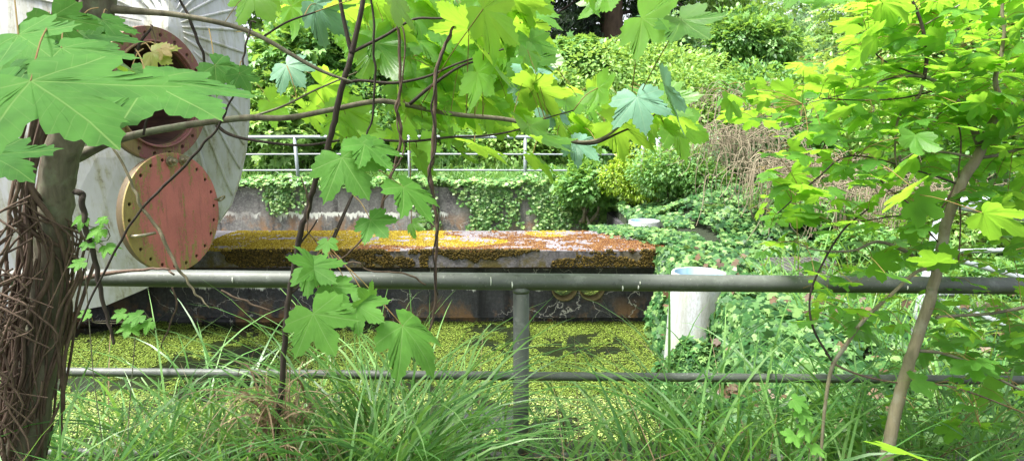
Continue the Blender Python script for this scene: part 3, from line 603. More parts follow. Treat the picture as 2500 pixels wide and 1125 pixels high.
# ------------------------------------------------------------------ ivy
def ivy(name,pos,out,size,mat,label,downbias=.6):
    k=len(pos); D=unit(np.column_stack([rng.normal(size=k)*.7,rng.normal(size=k)*.5-.25,-rng.random(k)*downbias-.1])+out*.35)
    Nn=unit(out+rng.normal(size=(k,3))*.33); D=unit(D-Nn*np.sum(D*Nn,axis=1,keepdims=True)+rdir(k)*.1)
    o=scatter(name,IVY,pos,D,Nn,size,M[mat]); o['kind']='stuff'; o['label']=label; return o
def plateau():
    n=52000; x=BX-.05+rng.random(n)**1.3*5.5; y=2.9+rng.random(n)*10; P_=[];O=[]
    for a,b_ in zip(x,y):
        if abs(a-1.77)<.30 and 8.98<b_<9.6: continue
        if abs(a-(g0[0]+.06))<.36 and g0[1]-.8<b_<g0[1]+.3 and rng.random()<.75: continue
        z=gh(a,b_)+.07+.16*abs(nz((a*1.7,b_*1.7,3)))+.05*rng.random()-rng.random()*.06
        if abs(a-1.77)<.6 and 8.2<b_<9.7: z=min(z,max(gh(a,b_)+.03,.25)+.03*rng.random())
        if nz((a*2.3,b_*2.3,7))<-.40: continue
        P_.append((a,b_,z)); O.append((nz((a*3,b_*3,1))*.7-.1,nz((a*3,b_*3,5))*.7-.45,1))
    P_=np.array(P_); O=unit(np.array(O)); s=rng.uniform(.028,.080,len(P_)); ivy('ivy',P_,O,s,'ivy','pale green ivy carpet over the bank beside the basin')
    # steep face above the water
    n=13000; y=2.95+rng.random(n)*4.4; z=-.62+rng.random(n)**.8*.95
    k=np.array([nz((b_*2.2,c*2.6,3))>-.28 for b_,c in zip(y,z)]); y=y[k];z=z[k]
    bul=.10+.22*(1-(z+.62)/.95)+.1*np.array([nz((b_*2,c*2,9)) for b_,c in zip(y,z)])
    pos=np.column_stack([BX-bul*rng.uniform(.3,1,len(y)),y,z]); out=np.tile([-.8,-.55,.45],(len(y),1)); ivy('ivy',pos,unit(out+.0),rng.uniform(.035,.07,len(y)),'ivy','ivy hanging down the side wall of the basin',1.0)
    # heap in front of the stand pipe foot
    n=6500; th=rng.random(n)*2*math.pi; ph=np.arccos(rng.random(n)); dirs=np.column_stack([np.sin(ph)*np.cos(th),np.sin(ph)*np.sin(th),np.cos(ph)])
    c=np.array([1.42,5.10,-.58]); pos=c+dirs*np.array([.33,.30,.56])*(1+.2*np.array([nz(d*2.5) for d in dirs]))[:,None]*rng.uniform(.85,1.02,n)[:,None]
    ivy('ivy',pos,dirs,rng.uniform(.04,.075,n),'ivy','ivy heap around the foot of the leaning stand pipe')
    # over the slab end and behind
    n=3600; x=rng.uniform(1.05,BX+.15,n); y=rng.uniform(SY0+.25,SY1+.3,n); k=(x-1.05)/.8+(y-SY0-.25)/1.5+rng.normal(size=n)*.15>.95
    pos=np.column_stack([x,y,SZ1+.02+np.where(y>8.5,.01,.07)*rng.random(n)])[k]; ivy('ivy',pos,np.tile([-.1,-.3,1.],(k.sum(),1)),rng.uniform(.035,.06,k.sum()),'ivy','ivy creeping over the right end of the mossy slab')
    n=500; x=rng.uniform(1.58,BX+.1,n); z=rng.uniform(-.1,SZ1+.05,n); k=rng.random(n)<.4+.6*(x>1.66)
    ivy('ivy',np.column_stack([x,np.full(n,SY0-.03)-rng.random(n)*.04,z])[k],np.tile([-.2,-1,.3],(k.sum(),1)),rng.uniform(.035,.06,k.sum()),'ivy','ivy strand hanging over the slab front corner',1.)
    # brown dead leaves
    n=120; x=BX+rng.random(n)**1.5*2.5; y=3.2+rng.random(n)*4; pos=np.array([(a,b_,gh(a,b_)+.16+.1*rng.random()) for a,b_ in zip(x,y)])
    y2=rng.uniform(3.2,6.5,60); z2=rng.uniform(-.5,.2,60); pos=np.vstack([pos,np.column_stack([BX-.2-rng.random(60)*.1,y2,z2])]); ivy('dead_leaves',pos,np.tile([-.3,-.3,1.],(len(pos),1)),rng.uniform(.03,.07,len(pos)),'dead','brown dead leaves caught among the ivy')
    # hanging on the far wall: strands
    P_=[]
    for k in range(380):
        x0=rng.uniform(-5.2,3.1); dens=-.02+.60*max(0,min(1,(x0+2.2)/4.2)); 
        if nz((x0*1.1,0,2))*.9+dens<.34*rng.random()+.12: continue
        ln=rng.uniform(.15,1.05)*(1 if x0>-2 else .6); zc=.54
        for i in range(int(ln/.010)):
            P_.append((x0+.10*math.sin(i*.06+k)+rng.normal()*.045,12.57-rng.random()*.05,zc-i*.010+rng.normal()*.02))
    P_=np.array(P_); ivy('ivy',P_,np.tile([0,-1,.5],(len(P_),1)),rng.uniform(.03,.06,len(P_)),'ivy_light','ivy strands hanging down the far basin wall',1.)
    n=9500; x=rng.uniform(-6,3.2,n); y=12.5+rng.random(n)*.7; z=.50+.08*rng.random(n)+.26*np.array([abs(nz((a*2,b_*2,0))) for a,b_ in zip(x,y)])
    ivy('ivy',np.column_stack([x,y,z]),np.tile([0,-.5,1.],(n,1)),rng.uniform(.04,.075,n),'ivy_light','ivy fringe along the top of the far basin wall')
plateau()
# ------------------------------------------------------------------ hillside ground cover
def cover():
    n=110000; x=rng.uniform(-13,14,n); y=13.1+rng.random(n)**1.2*13; pos=[];out=[]
    for a,b_ in zip(x,y): 
        h=.1+.35*abs(nz((a*.8,b_*.8,1)))+.12*abs(nz((a*3,b_*3,1))); 
        if b_<14: h*=(b_-13.1)/.9*.6+.15
        pos.append((a,b_,gh(a,b_)+h*rng.uniform(.5,1))); out.append((nz((a*2,b_*2,3)),-.8+nz((a*2,b_*2,6)),.9))
    pos=np.array(pos); out=unit(np.array(out)); k=n
    D=unit(rdir(k)*.8+np.array([0,-.4,-.3])); o=scatter('undergrowth',[OVAL,LOB],pos,D,unit(out+rng.normal(size=(k,3))*.4),rng.uniform(.06,.13,k),M['bush_mid']); tag(o,'low leafy undergrowth covering the hillside','undergrowth',kind='stuff')
    del o['category']
cover()
# ------------------------------------------------------------------ bushes
def bush(name,c,rad,n,tmpl,mat,size,label,cat='shrub',group=None,lob=9,sag=.3,dens_gap=.25,stems=5,core=.35):
    c=np.array(c); rad=np.array(rad)
    base=(c[0],c[1],gh(c[0],c[1]) if gh(c[0],c[1])>-1 else 0.); e=empty(name,base,label,cat,group)
    # lobes spread through the crown
    L_=[]; 
    for k in range(lob):
        d=rdir(1)[0]; d[2]=d[2]*.8+.1; L_.append((c+d*rad*rng.uniform(.35,.75), rng.uniform(.32,.62)))
    pos=[];out=[];rn=[]
    per=n//lob
    for lc,lr in L_:
        d=rdir(per); shell=1-np.abs(rng.normal(size=per))*.16; shell[rng.random(per)<core]*=rng.uniform(.4,1,(rng.random(per)<core).sum()) if False else 1
        bmp=np.array([1+.45*nz(q*2.6+lc) for q in d]); gap=np.array([nz(q*4.5+lc*3) for q in d])>-dens_gap
        p=lc+d*rad*lr*(bmp*shell)[:,None]; ok=gap; p=p[ok]; dd=d[ok]
        pos.append(p); out.append(dd); rn.append(np.clip(rng.normal(.5,.24,len(p))+.10*nz(lc),0,1))
    pos=np.concatenate(pos); out=np.concatenate(out); rn=np.concatenate(rn); ok=pos[:,2]>base[2]-.6; pos=pos[ok]; out=out[ok]; rn=rn[ok]
    k=len(pos); Nn=unit(out*.6+np.array([0,0,.75])+rng.normal(size=(k,3))*.35); D=unit(out+rdir(k)*.7-np.array([0,0,sag]))
    scatter('foliage',tmpl,pos,D,Nn,rng.uniform(.7,1.3,k)*size,M[mat],e,rnd=rn)
    mb=MB()
    for k in range(stems):
        t_=L_[k%lob][0]; a=np.array(base)+np.array([rng.normal()*.15,rng.normal()*.15,-.05]); mb.tube([a,(a*.6+t_*.4)+rng.normal(size=3)*.12,t_],[.035,.022,.01],6,3)
    mb.build('stems',M['bark_syc'],e); return e
def B(px,py,Y,rpx,rpy,*a,**k):
    c=P(px,py,Y); s=Y/F; return bush('shrub',c,(rpx*s,rpx*s*.7,rpy*s),*a,**k)
# behind the railing, left to right
B(640,330,14.3,150,140,7000,LOB,'bush_light',.15,'pale maple-leaved seedling bush behind the far railing next to the casing')
B(700,140,15.6,230,190,12000,LOB,'bush_mid',.15,'dark leafy maple thicket rising above the far railing on the left')
B(560,-40,17.5,260,170,8000,LOB,'bush_light',.15,'light green maple thicket at the top beside the casing')
B(930,120,17.0,240,200,11000,[LOB,OVAL],'bush_mid',.13,'dense green bush behind the hanging creeper stems')
B(960,330,15.0,210,110,9000,OVAL,'bush_mid',.12,'low green bramble behind the middle of the far railing')
B(1220,300,15.5,200,130,9000,OVAL,'bush_light',.12,'leafy green bush behind the right-centre posts of the far railing')
B(1200,215,18.0,200,80,8000,OVAL,'bush_mid',.13,'green bush below the dark evergreen crown')
B(1500,200,16.5,260,110,13000,OVAL,'bush_light',.11,'bright yellow green shrub mound below the dark trunk')
B(1480,340,14.8,190,100,9000,OVAL,'bush_mid',.12,'green shrub behind the corner post of the far railing')
B(1700,290,15.5,200,130,10000,OVAL,'bush_light',.11,'pale green shrub mound right of the corner post')
B(1760,210,18.5,240,95,9000,OVAL,'bush_light',.12,'light green shrub high on the slope under the sky gap')
B(1790,390,11.3,130,95,7000,OVAL,'bush_blue',.09,'grey green bramble draped over the right end of the far railing')
B(1560,430,11.6,90,75,7000,OVAL,'bush_lime',.055,'yellow green feathery shrub around the corner post foot')
B(1440,455,12.1,90,70,6000,[IVY,OVAL],'bush_mid',.075,'green shrub spilling over the far wall beside the ivy curtain')
B(1690,430,10.6,130,75,9000,OVAL,'bush_mid',.06,'fresh green undergrowth shrub between the corner post and the dead creepers')
B(1990,330,11.8,200,150,9000,OVAL,'bush_mid',.09,'dark green shrub behind the dead brown creepers')
B(2000,520,8.6,200,70,8000,[OVAL,IVY],'bush_mid',.06,'low leafy shrub under the dead brown creepers')
B(2200,270,10.5,240,180,9000,OVAL,'bush_light',.085,'light green shrub behind the sapling with backlit leaves')
B(2440,300,9.5,220,200,9000,OVAL,'bush_mid',.08,'leafy shrub at the right edge beyond the side railing')
B(2380,560,7.6,200,100,8000,[OVAL,LOB],'bush_light',.07,'bright bramble just outside the corner of the side railing')
B(2120,610,6.3,130,60,5000,[IVY,OVAL],'bush_mid',.055,'leafy bramble patch just left of the leaning side railing post')
B(2420,690,5.6,160,70,5000,[LOB,OVAL],'bush_mid',.06,'leafy bramble patch behind the right end of the big pipe railing')
def T(px,py,Y,rpx,rpy,*a,**k):
    c=P(px,py,Y); s=Y/F; return bush('tree',c,(rpx*s,rpx*s*.8,rpy*s),*a,cat='tree',**k)
T(1960,180,21,190,110,5500,PINN,'bush_blue',.30,'grey green ash tree with feathered leaves against the sky gap',lob=12,dens_gap=.1)
T(2190,100,17,220,140,6500,PINN,'bush_light',.26,'pale ash tree behind the top of the maple sapling',lob=12,dens_gap=.12)
T(2380,60,15,200,150,7000,PINN,'bush_light',.22,'light green tree in the top right corner',lob=10,dens_gap=.1)
T(1780,20,22,150,110,6000,OVAL,'bush_light',.14,'light green tree top beside the sky gap above the shrubs',lob=10,dens_gap=.1)
T(1120,0,24,250,90,7000,OVAL,'bush_light',.15,'pale tree top behind the backlit sycamore leaves',lob=9)
T(760,-60,22,300,140,8000,OVAL,'bush_light',.15,'light tree crown behind the maple thicket at top left',lob=9)
T(1980,30,27,240,120,4200,[OVAL,PINN],'bush_blue',.24,'hazy grey green tree farthest back at the top right',lob=12,dens_gap=.05)
T(1660,60,23,140,120,6000,OVAL,'bush_mid',.15,'green tree right of the dark evergreen trunk',lob=10,dens_gap=.1)
B(1900,250,14.5,180,110,9000,OVAL,'bush_mid',.11,'green shrub on the slope above the dead creepers')
B(1390,150,17.3,120,60,6000,LOB,'bush_mid',.13,'mid green maple seedling shrub below the evergreen trunk')
B(1600,110,18.5,110,75,6000,OVAL,'bush_blue',.12,'blue green shrub poking above the bright mound under the evergreen')
B(1850,120,17.5,110,90,6000,[PINN,OVAL],'bush_mid',.17,'uneven green elder shrub rising left of the maple sapling')
# dark evergreen
def evergreen():
    e=empty('evergreen_tree',(P(1500,100,21)[0],21,gh(3,21)),'dark evergreen tree with thick reddish brown trunk and drooping boughs','tree')
    mb=MB(); x=P(1500,100,21)[0]; mb.tube([(x+.1,21,1.5),(x,21,3.6),(x-.12,21,5.5),(x-.05,21,9)],[.42,.36,.32,.2],14,4,.012); mb.build('trunk',barkmat('bark_red',(.05,.03,.022),(.15,.09,.065),8),e)
    mb=MB(); mb.tube([(x+.5,21.4,2),(x+.75,21.4,4.5),(x+1.1,21.4,8)],[.22,.2,.12],10,4,.01); mb.build('trunk',M['bark_dark'],e)
    mb=MB(); pos=[];D=[]
    for k in range(64):
        z=rng.uniform(3.6,9.5); az=rng.uniform(0,2*math.pi) if k>16 else rng.uniform(math.pi*.8,math.pi*1.2); ln=rng.uniform(1.6,4.2)
        d=np.array([math.cos(az),math.sin(az)*.7,0]); a=np.array([x,21,z]); m_=a+d*ln*.5+np.array([0,0,.1]); b_=a+d*ln+np.array([0,0,-.55]); mb.tube([a,m_,b_],[.07,.045,.012],6,4,.015)
        for q in range(520):
            t_=rng.uniform(.2,1); p=(a*(1-t_)+b_*t_)+np.array([rng.normal()*.35*t_,rng.normal()*.3*t_,.3*t_*(1-t_)-abs(rng.normal())*.28]); pos.append(p); D.append(d+np.array([rng.normal()*.5,rng.normal()*.5,-.8]))
    mb.build('boughs',M['bark_dark'],e); pos=np.array(pos); k=len(pos)
    ok=~((np.abs(pos[:,0]-x)<.38)&(pos[:,1]<21.2)&(pos[:,2]<6.2)); pos=pos[ok]; D=np.array(D)[ok]; k=len(pos)
    scatter('crown',[NEED,PINN],pos,D,unit(rdir(k)+np.array([0,-.3,.6])),rng.uniform(.10,.22,k),M['dark_tree'],e)
evergreen()
# ------------------------------------------------------------------ dead creepers (right)
def tangle(name,n,fun,rad,mat,label,sides=4):
    mb=MB()
    for k in range(n): mb.tube(*fun(k),sides,4,0,False)
    o=mb.build(name,mat); o['kind']='stuff'; o['label']=label; return o
def crp(cx,cy,Y,w_,h_,fall):
    def f(k):
        p=P(cx+rng.normal()*w_,cy+rng.uniform(-h_*.3,h_*.15),Y+rng.normal()*.35); a=rng.uniform(0,2*math.pi); L1=rng.uniform(.2,.6)
        q=p+np.array([math.cos(a)*L1*.6,-abs(math.sin(a))*L1*.5,rng.uniform(-.05,.18)]); r_=q+np.array([math.cos(a)*.25*L1,-.1*rng.random(),-fall*rng.uniform(.3,1)])
        s_=r_+np.array([rng.normal()*.12,rng.normal()*.05,-fall*rng.uniform(.2,.6)]); rr=rng.uniform(.003,.0065); return [p,q,r_,s_],[rr,rr,rr*.9,rr*.6]
    return f
tangle('dead_creepers',220,crp(1790,340,10.4,75,90,.35),0,M['vine_pale'],'tan dead creeper stems draped over the right end of the far railing')
tangle('dead_creepers',300,crp(1960,420,8.7,90,110,.5),0,M['vine_pale'],'curtain of dry brown creeper stems hanging right of the ivy bank')
tangle('dead_creepers',180,crp(2180,470,7.6,110,110,.45),0,M['vine_pale'],'dry creeper stems hanging behind the sapling trunk')
tangle('dead_creepers',150,crp(1850,250,11.2,80,90,.35),0,M['vine_pale'],'bare arching creeper stems above the dead heap')
# ------------------------------------------------------------------ blades of grass
def blades(name,base,az,ln,wd,th0,th1,mat,label,kind='stuff',K=9,parent=None,rnd=None):
    base=np.asarray(base,float); n=len(base); s=np.linspace(0,1,K+1); th=th0[:,None]+th1[:,None]*s[None,:]**1.4
    st=ln[:,None]/K; h=np.cumsum(np.sin(th)*st,axis=1)-np.sin(th[:,:1])*st; z=np.cumsum(np.cos(th)*st,axis=1)-np.cos(th[:,:1])*st
    cx_=np.cos(az)[:,None]; sy_=np.sin(az)[:,None]; c=np.stack([base[:,0:1]+h*cx_,base[:,1:2]+h*sy_,base[:,2:3]+z],axis=2)
    tw=rng.uniform(-.9,.9,n); side=np.stack([-np.sin(az+tw),np.cos(az+tw),np.sin(tw)*.5],axis=1)
    prof=np.clip(np.minimum(1,.55+s*2),0,1)*(1-s**2.6)+.03; off=side[:,None,:]*(wd[:,None]*prof[None,:])[:,:,None]*.5
    V=np.stack([c-off,c+off],axis=2).reshape(-1,3); q=np.array([[2*i,2*i+1,2*i+3,2*i+2] for i in range(K)]).ravel(); nv=2*(K+1)
    Fl=(q[None,:]+(np.arange(n)*nv)[:,None]).ravel(); r=rng.random(n) if rnd is None else rnd
    o=link(name,mk(name,V,Fl,np.full(n*K,4),np.repeat(r,K)),M[mat],parent)
    if kind: o['kind']=kind; o['label']=label
    return o
def clump(px,Y,n,spread,lmin,lmax,w_,z=0.24,tilt=.9,bias=None):
    x=P(px,1000,Y)[0]; b_=np.column_stack([x+rng.normal(size=n)*spread,Y+rng.normal(size=n)*spread*.6,np.full(n,z)])
    az=rng.uniform(0,2*math.pi,n)
    if bias is not None: az=np.where(rng.random(n)<.6,bias+rng.normal(size=n)*.6,az)
    return b_,az,rng.uniform(lmin,lmax,n),rng.uniform(.6,1.3,n)*w_,rng.uniform(.02,.35,n),rng.uniform(.5,1.0,n)*2.1*tilt
def cat_(l): return [np.concatenate([a[i] for a in l]) for i in range(6)]
L1=[clump(px,Y,int(n*.68),sp,a,b_,.0108,bias=bi) for px,Y,n,sp,a,b_,bi in [
 (900,2.05,150,.07,.75,1.15,0.3),(960,2.3,150,.08,.8,1.15,2.8),(820,1.9,80,.06,.7,1.0,0.2),(1020,2.1,90,.10,.6,1.0,None),(1130,2.5,80,.12,.5,.85,None),
 (420,1.9,80,.12,.5,.85,None),(300,2.3,80,.15,.5,.85,None),(560,2.1,80,.13,.5,.85,None),(120,1.8,90,.14,.6,.95,0.1),(0,1.6,60,.12,.7,1.05,0.0),(480,2.5,100,.16,.6,.95,None),
 (1300,2.1,22,.15,.45,.75,None),(1430,2.3,40,.12,.55,.9,None),(1560,2.0,40,.10,.5,.9,2.9),(1640,2.4,70,.10,.65,1.05,None),(1760,2.2,70,.13,.7,1.05,2.9),(1880,2.5,70,.14,.6,.95,None),
 (1980,2.0,70,.14,.6,.95,None),(2080,2.4,100,.14,.6,1.0,None),(2250,2.3,90,.15,.6,1.0,3.0),(2420,2.2,90,.15,.6,1.0,None),(720,2.4,110,.12,.5,.85,None),(660,1.8,60,.10,.5,.8,None)]]
blades('grass',*cat_(L1)[:1],*cat_(L1)[1:],'grass','long arching dark green sedge along the near railing') if False else None
a_=cat_(L1); blades('grass',a_[0],a_[1],a_[2],a_[3],a_[4],a_[5],'grass','long arching dark green sedge along the near railing')
n=1500; b_=np.column_stack([rng.uniform(-2.2,2.4,n),rng.uniform(1.55,2.75,n),np.full(n,.24)]); hm=np.array([.22+.26*abs(nz((q[0]*1.3,q[1]*1.3,2)))*2+(.12 if q[0]<-.2 else 0) for q in b_])
blades('grass',b_,rng.uniform(0,6.28,n),hm*rng.uniform(.8,1.45,n)+.08,rng.uniform(.003,.0065,n),rng.uniform(.02,.4,n),rng.uniform(.6,2.1,n),'grass','fine green grass on the bank below the railing')
n=1700; b_=np.column_stack([rng.uniform(2.0,5.2,n),rng.uniform(3.0,6.2,n),np.full(n,.08)]); b_=b_[b_[:,0]>2.2+.0*b_[:,1]]; n=len(b_)
blades('grass',b_,rng.uniform(0,6.28,n),rng.uniform(.35,.85,n),rng.uniform(.006,.016,n),rng.uniform(.02,.3,n),rng.uniform(.4,1.9,n),'grass_light','broad bright green grass around the side railing')
n=5000; b_=np.column_stack([rng.uniform(-6,3.5,n),rng.uniform(12.95,13.9,n),np.full(n,.38)])
blades('grass',b_,rng.uniform(0,6.28,n),rng.uniform(.25,.65,n),rng.uniform(.007,.014,n),rng.uniform(.02,.3,n),rng.uniform(.4,1.9,n),'grass','tall grass between the far railing and the wall top',K=6)
n=420; b_=np.column_stack([rng.uniform(-2.0,2.2,n),rng.uniform(1.7,2.75,n),np.full(n,.24)])
blades('dry_grass',b_,rng.uniform(0,6.28,n),rng.uniform(.25,.8,n),rng.uniform(.003,.006,n),rng.uniform(.05,.7,n),rng.uniform(.3,1.9,n),'straw','dead straw stalks scattered through the green grass')
# dry tussock
ct=P(690,1000,2.15)
e=empty('grass_tussock',(ct[0],2.15,0),'brown withered grass tussock around the dark stem','grass tussock')
n=130; az=rng.uniform(0,6.28,n); b_=np.column_stack([np.full(n,ct[0])+rng.normal(size=n)*.035,2.15+rng.normal(size=n)*.03,np.full(n,.45)+rng.random(n)*.27])
blades('dry_blades',b_,az,rng.uniform(.2,.5,n),rng.uniform(.003,.008,n),rng.uniform(.1,.4,n),rng.uniform(2.5,3.0,n),'straw',None,None,parent=e)
b_[:,2]=0; blades('dry_stalks',b_,az,rng.uniform(.4,.85,n),rng.uniform(.003,.006,n),rng.uniform(.0,.25,n),rng.uniform(.1,.8,n),'straw',None,None,parent=e)
# ------------------------------------------------------------------ foreground trees
SYC=[leaf_template(HS,2,(.35,.7,1.0),d,f,c,s,.03) for d,f,c,s in ((.12,.012,.0,1),(.25,.02,.05,2),(.05,.015,.12,3),(.35,.02,.1,4),(.15,.04,.0,5))]
MAP=[leaf_template(HM,2,(.5,1.0),d,f,c,s,.01) for d,f,c,s in ((.12,.02,.0,1),(.25,.04,.05,2),(.05,.02,.12,3),(.3,.04,.1,4))]
def branch(pl,Y,parent,mat,name='branch',n=10,wob=.0):
    """pl: list of (px,py,width_px[,Y])"""
    pts=[];rad=[]
    for q in pl:
        yy=q[3] if len(q)>3 else Y; pts.append(P(q[0],q[1],yy)); rad.append(q[2]*.5*yy/F*(.82 if name=='trunk' else 1))
    mb=MB(); mb.tube(pts,rad,n,6,wob); o=mb.build(name,mat,parent); return np.array(smoothpath(np.array(pts),np.array(rad),8)[0])
class Crown:
    def __init__(s): s.pos=[];s.D=[];s.N=[];s.s=[];s.r=[];s.pet=MB();s.np=0
    def leaf(s,j,tip,nrm,size=None,r=None,att=None,prad=.0011):
        j=np.array(j);tip=np.array(tip);d=tip-j; L_=np.linalg.norm(d); s.pos.append(j);s.D.append(d/L_);s.N.append(np.array(nrm,float));s.s.append(size or L_);s.r.append(rng.random() if r is None else r)
        if att is not None:
            att=np.array(att); m_=(j+att)/2+np.array([0,0,.012]); s.pet.tube([att,m_,j],[prad*1.2,prad,prad],5,3,0,False); s.np+=1
    def build(s,temps,mat,parent,name='crown'):
        o=scatter(name,temps,np.array(s.pos),np.array(s.D),unit(np.array(s.N)),np.array(s.s),mat,parent,rnd=np.array(s.r),uv=True,extra=(s.pet,M['petiole']))
def near_pt(paths,p,maxd=.35):
    best=None;bd=1e9
    for q in paths:
        d=np.linalg.norm(q-p,axis=1)+np.where(q[:,2]<p[2]-.25,.2,0); i=d.argmin()
        if d[i]<bd: bd=d[i];best=q[i]
    return best if bd<maxd else None
# --- big sycamore at the left
T1=empty('sycamore_tree',(P(100,1100,2.1)[0],2.1,0),'grey sycamore trunk wrapped in brown vines at the left with long branches','tree')
tp=[(30,1400,118),(62,1125,110),(92,900,102),(120,700,96),(134,520,94),(148,400,96),(176,280,94),(212,140,92),(240,0,92),(262,-150,90),(262,-900,80),(300,-1800,50)]
branch(tp,2.1,T1,M['bark_syc'],'trunk',18,.002)
paths=[]
paths.append(branch([(235,12,30),(270,22,22),(360,30,15),(440,38,13),(560,62,12),(640,92,11),(740,150,10),(800,180,8),(860,200,5)],2.1,T1,M['bark_syc']))
paths.append(branch([(165,392,34),(200,378,28),(260,350,22),(350,325,18),(480,302,17),(600,288,16),(700,288,14),(810,268,13),(900,250,13),(960,250,13),(1100,278,12),(1250,294,11),(1330,325,9),(1400,346,8),(1470,338,7),(1535,290,5)],2.2,T1,M['bark_syc']))
paths.append(branch([(528,306,9),(560,328,8),(620,343,7),(740,355,6),(860,340,6),(1000,345,6),(1100,335,6),(1180,332,5),(1260,318,4),(1330,290,3),(1400,270,3)],2.2,T1,M['bark_dark'],n=8))
paths.append(branch([(1330,325,7),(1390,345,8),(1450,350,7),(1510,325,5),(1575,295,4),(1640,250,3)],2.22,T1,M['bark_dark'],n=8))
paths.append(branch([(350,330,6),(360,290,6),(390,265,5),(398,262,4)],2.15,T1,M['bark_dark'],n=8))
paths.append(branch([(330,135,7),(345,100,7),(365,75,6),(372,62,4)],2.1,T1,M['bark_dark'],n=8))
paths.append(branch([(740,150,6),(690,120,5),(640,95,4)],2.1,T1,M['bark_dark'],n=6))
paths.append(branch([(600,290,6),(690,260,6),(760,225,5),(840,190,4),(960,140,3)],2.3,T1,M['bark_syc'],n=6))
paths.append(branch([(1010,250,5),(1080,190,5),(1180,150,4),(1300,100,3)],2.5,T1,M['bark_dark'],n=6))
paths.append(branch([(640,92,5),(700,55,5),(770,30,4)],2.1,T1,M['bark_dark'],n=6))
cr=Crown()
def KL(c,j,tip,Yj,Yt,nr,size=None,r=None,att=None):
    pj=P(j[0],j[1],Yj); pt=P(tip[0],tip[1],Yt); a=None
    if att=='near':
        a=near_pt(paths,pj,.6)
    elif att is not None: a=P(*att)
    c.leaf(pj,pt,nr,size,r,a,.0015)
# foreground leaves at left (upper faces towards camera)
fl=Crown()
KL(fl,(75,198),(352,372),1.05,.92,(.05,-.46,.88),.215,.75,(120,60,1.3))
KL(fl,(45,85),(115,128),1.25,1.2,(.1,-.75,.6),.105,.6,(30,-60,1.4))
KL(fl,(362,200),(588,312),1.30,1.2,(.15,-.36,.93),.20,.6,(330,120,1.6))
KL(fl,(150,118),(308,208),1.35,1.25,(.2,-.42,.85),.15,.55,(160,40,1.7))
KL(fl,(190,78),(330,165),1.55,1.45,(.2,-.45,.85),.15,.4,(180,10,1.8))
KL(fl,(250,50),(315,118),1.6,1.55,(.45,-.5,.7),.09,.6,(262,26,2.0))
KL(fl,(-30,378),(128,448),1.4,1.3,(0,-.5,.85),.145,.25,(-100,300,1.5))
KL(fl,(100,125),(235,195),1.6,1.5,(0,-.5,.85),.14,.02,(120,30,1.8))
KL(fl,(525,160),(592,210),1.9,1.9,(.4,-.7,.5),.10,.2,(510,70,2.1))
KL(fl,(585,180),(605,215),1.9,1.9,(.4,-.7,.5),.06,.2,(590,150,2.0))
KL(fl,(-20,180),(-160,260),1.1,1.1,(0,-.6,.8),.17,.5,(0,100,1.3))
KL(fl,(130,40),(170,95),1.5,1.5,(-.2,-.5,.8),.09,.5,(200,10,1.9))
KL(fl,(320,170),(345,215),1.75,1.7,(.3,-.8,.5),.07,.5,(350,120,1.9))
fl.build([SYC[0],SYC[2]],M['syc_front'],T1,'crown')
# backlit ones
KL(cr,(238,125),(382,172),1.6,1.5,(.1,.35,.9),.14,.5,(262,60,2.0))
KL(cr,(185,60),(262,78),1.7,1.65,(.1,.3,.9),.08,.9,(240,20,2.0))
for j,t_,Y,nr,s,r in [((1180,22),(1312,132),1.9,(-.55,.5,.65),.16,.45),((1165,178),(1235,248),2.0,(.1,.9,.35),.115,.9),((1180,130),(1265,238),1.95,(-.75,.45,.45),.15,.3),
  ((1292,306),(1405,432),2.0,(-.75,.45,.45),.155,.6),((1158,352),(1272,372),2.1,(-.2,.45,.85),.13,.3),((1300,380),(1420,440),2.05,(.0,.45,.85),.12,.2),
  ((1145,70),(1030,-30),2.1,(.2,.6,.7),.13,.6),((1060,130),(1180,215),2.3,(-.4,.5,.75),.14,.7),((960,-10),(975,98),2.0,(-.85,.5,.15),.12,.05),
  ((1460,215),(1500,262),2.2,(.1,.9,.3),.10,.8),((1618,238),(1705,325),2.2,(-.5,.85,.2),.13,.8),((1620,300),(1640,355),2.2,(-.4,.85,.2),.10,.7),((1590,300),(1560,330),2.3,(.1,.9,.3),.08,.6),
  ((1475,-20),(1500,42),1.9,(.1,.85,.3),.11,.9),((1567,45),(1640,98),1.8,(.15,.95,.2),.125,.8),((1664,48),(1735,108),1.75,(-.1,.9,-.25),.115,.0),((1450,-30),(1400,10),1.9,(.1,.85,.3),.10,.9),
  ((985,250),(1000,345),2.2,(-.8,.5,.2),.12,.1),((1105,350),(1140,425),2.3,(-.7,.5,.4),.11,.2),((1020,385),(1085,440),2.25,(-.5,.6,.5),.11,.2),((850,345),(905,395),2.2,(-.4,.6,.6),.10,.2),((1005,545),(1040,560),2.2,(-.8,.4,.4),.06,.3),((1580,330),(1605,415),2.2,(-.8,.5,.3),.10,.6),((2030,-20),(2080,20),1.9,(.1,.9,.2),.1,.9),((1950,-25),(1990,15),1.9,(.1,.9,.2),.1,.9)]:
    KL(cr,j,t_,Y,Y-.08,nr,s,r,'near')
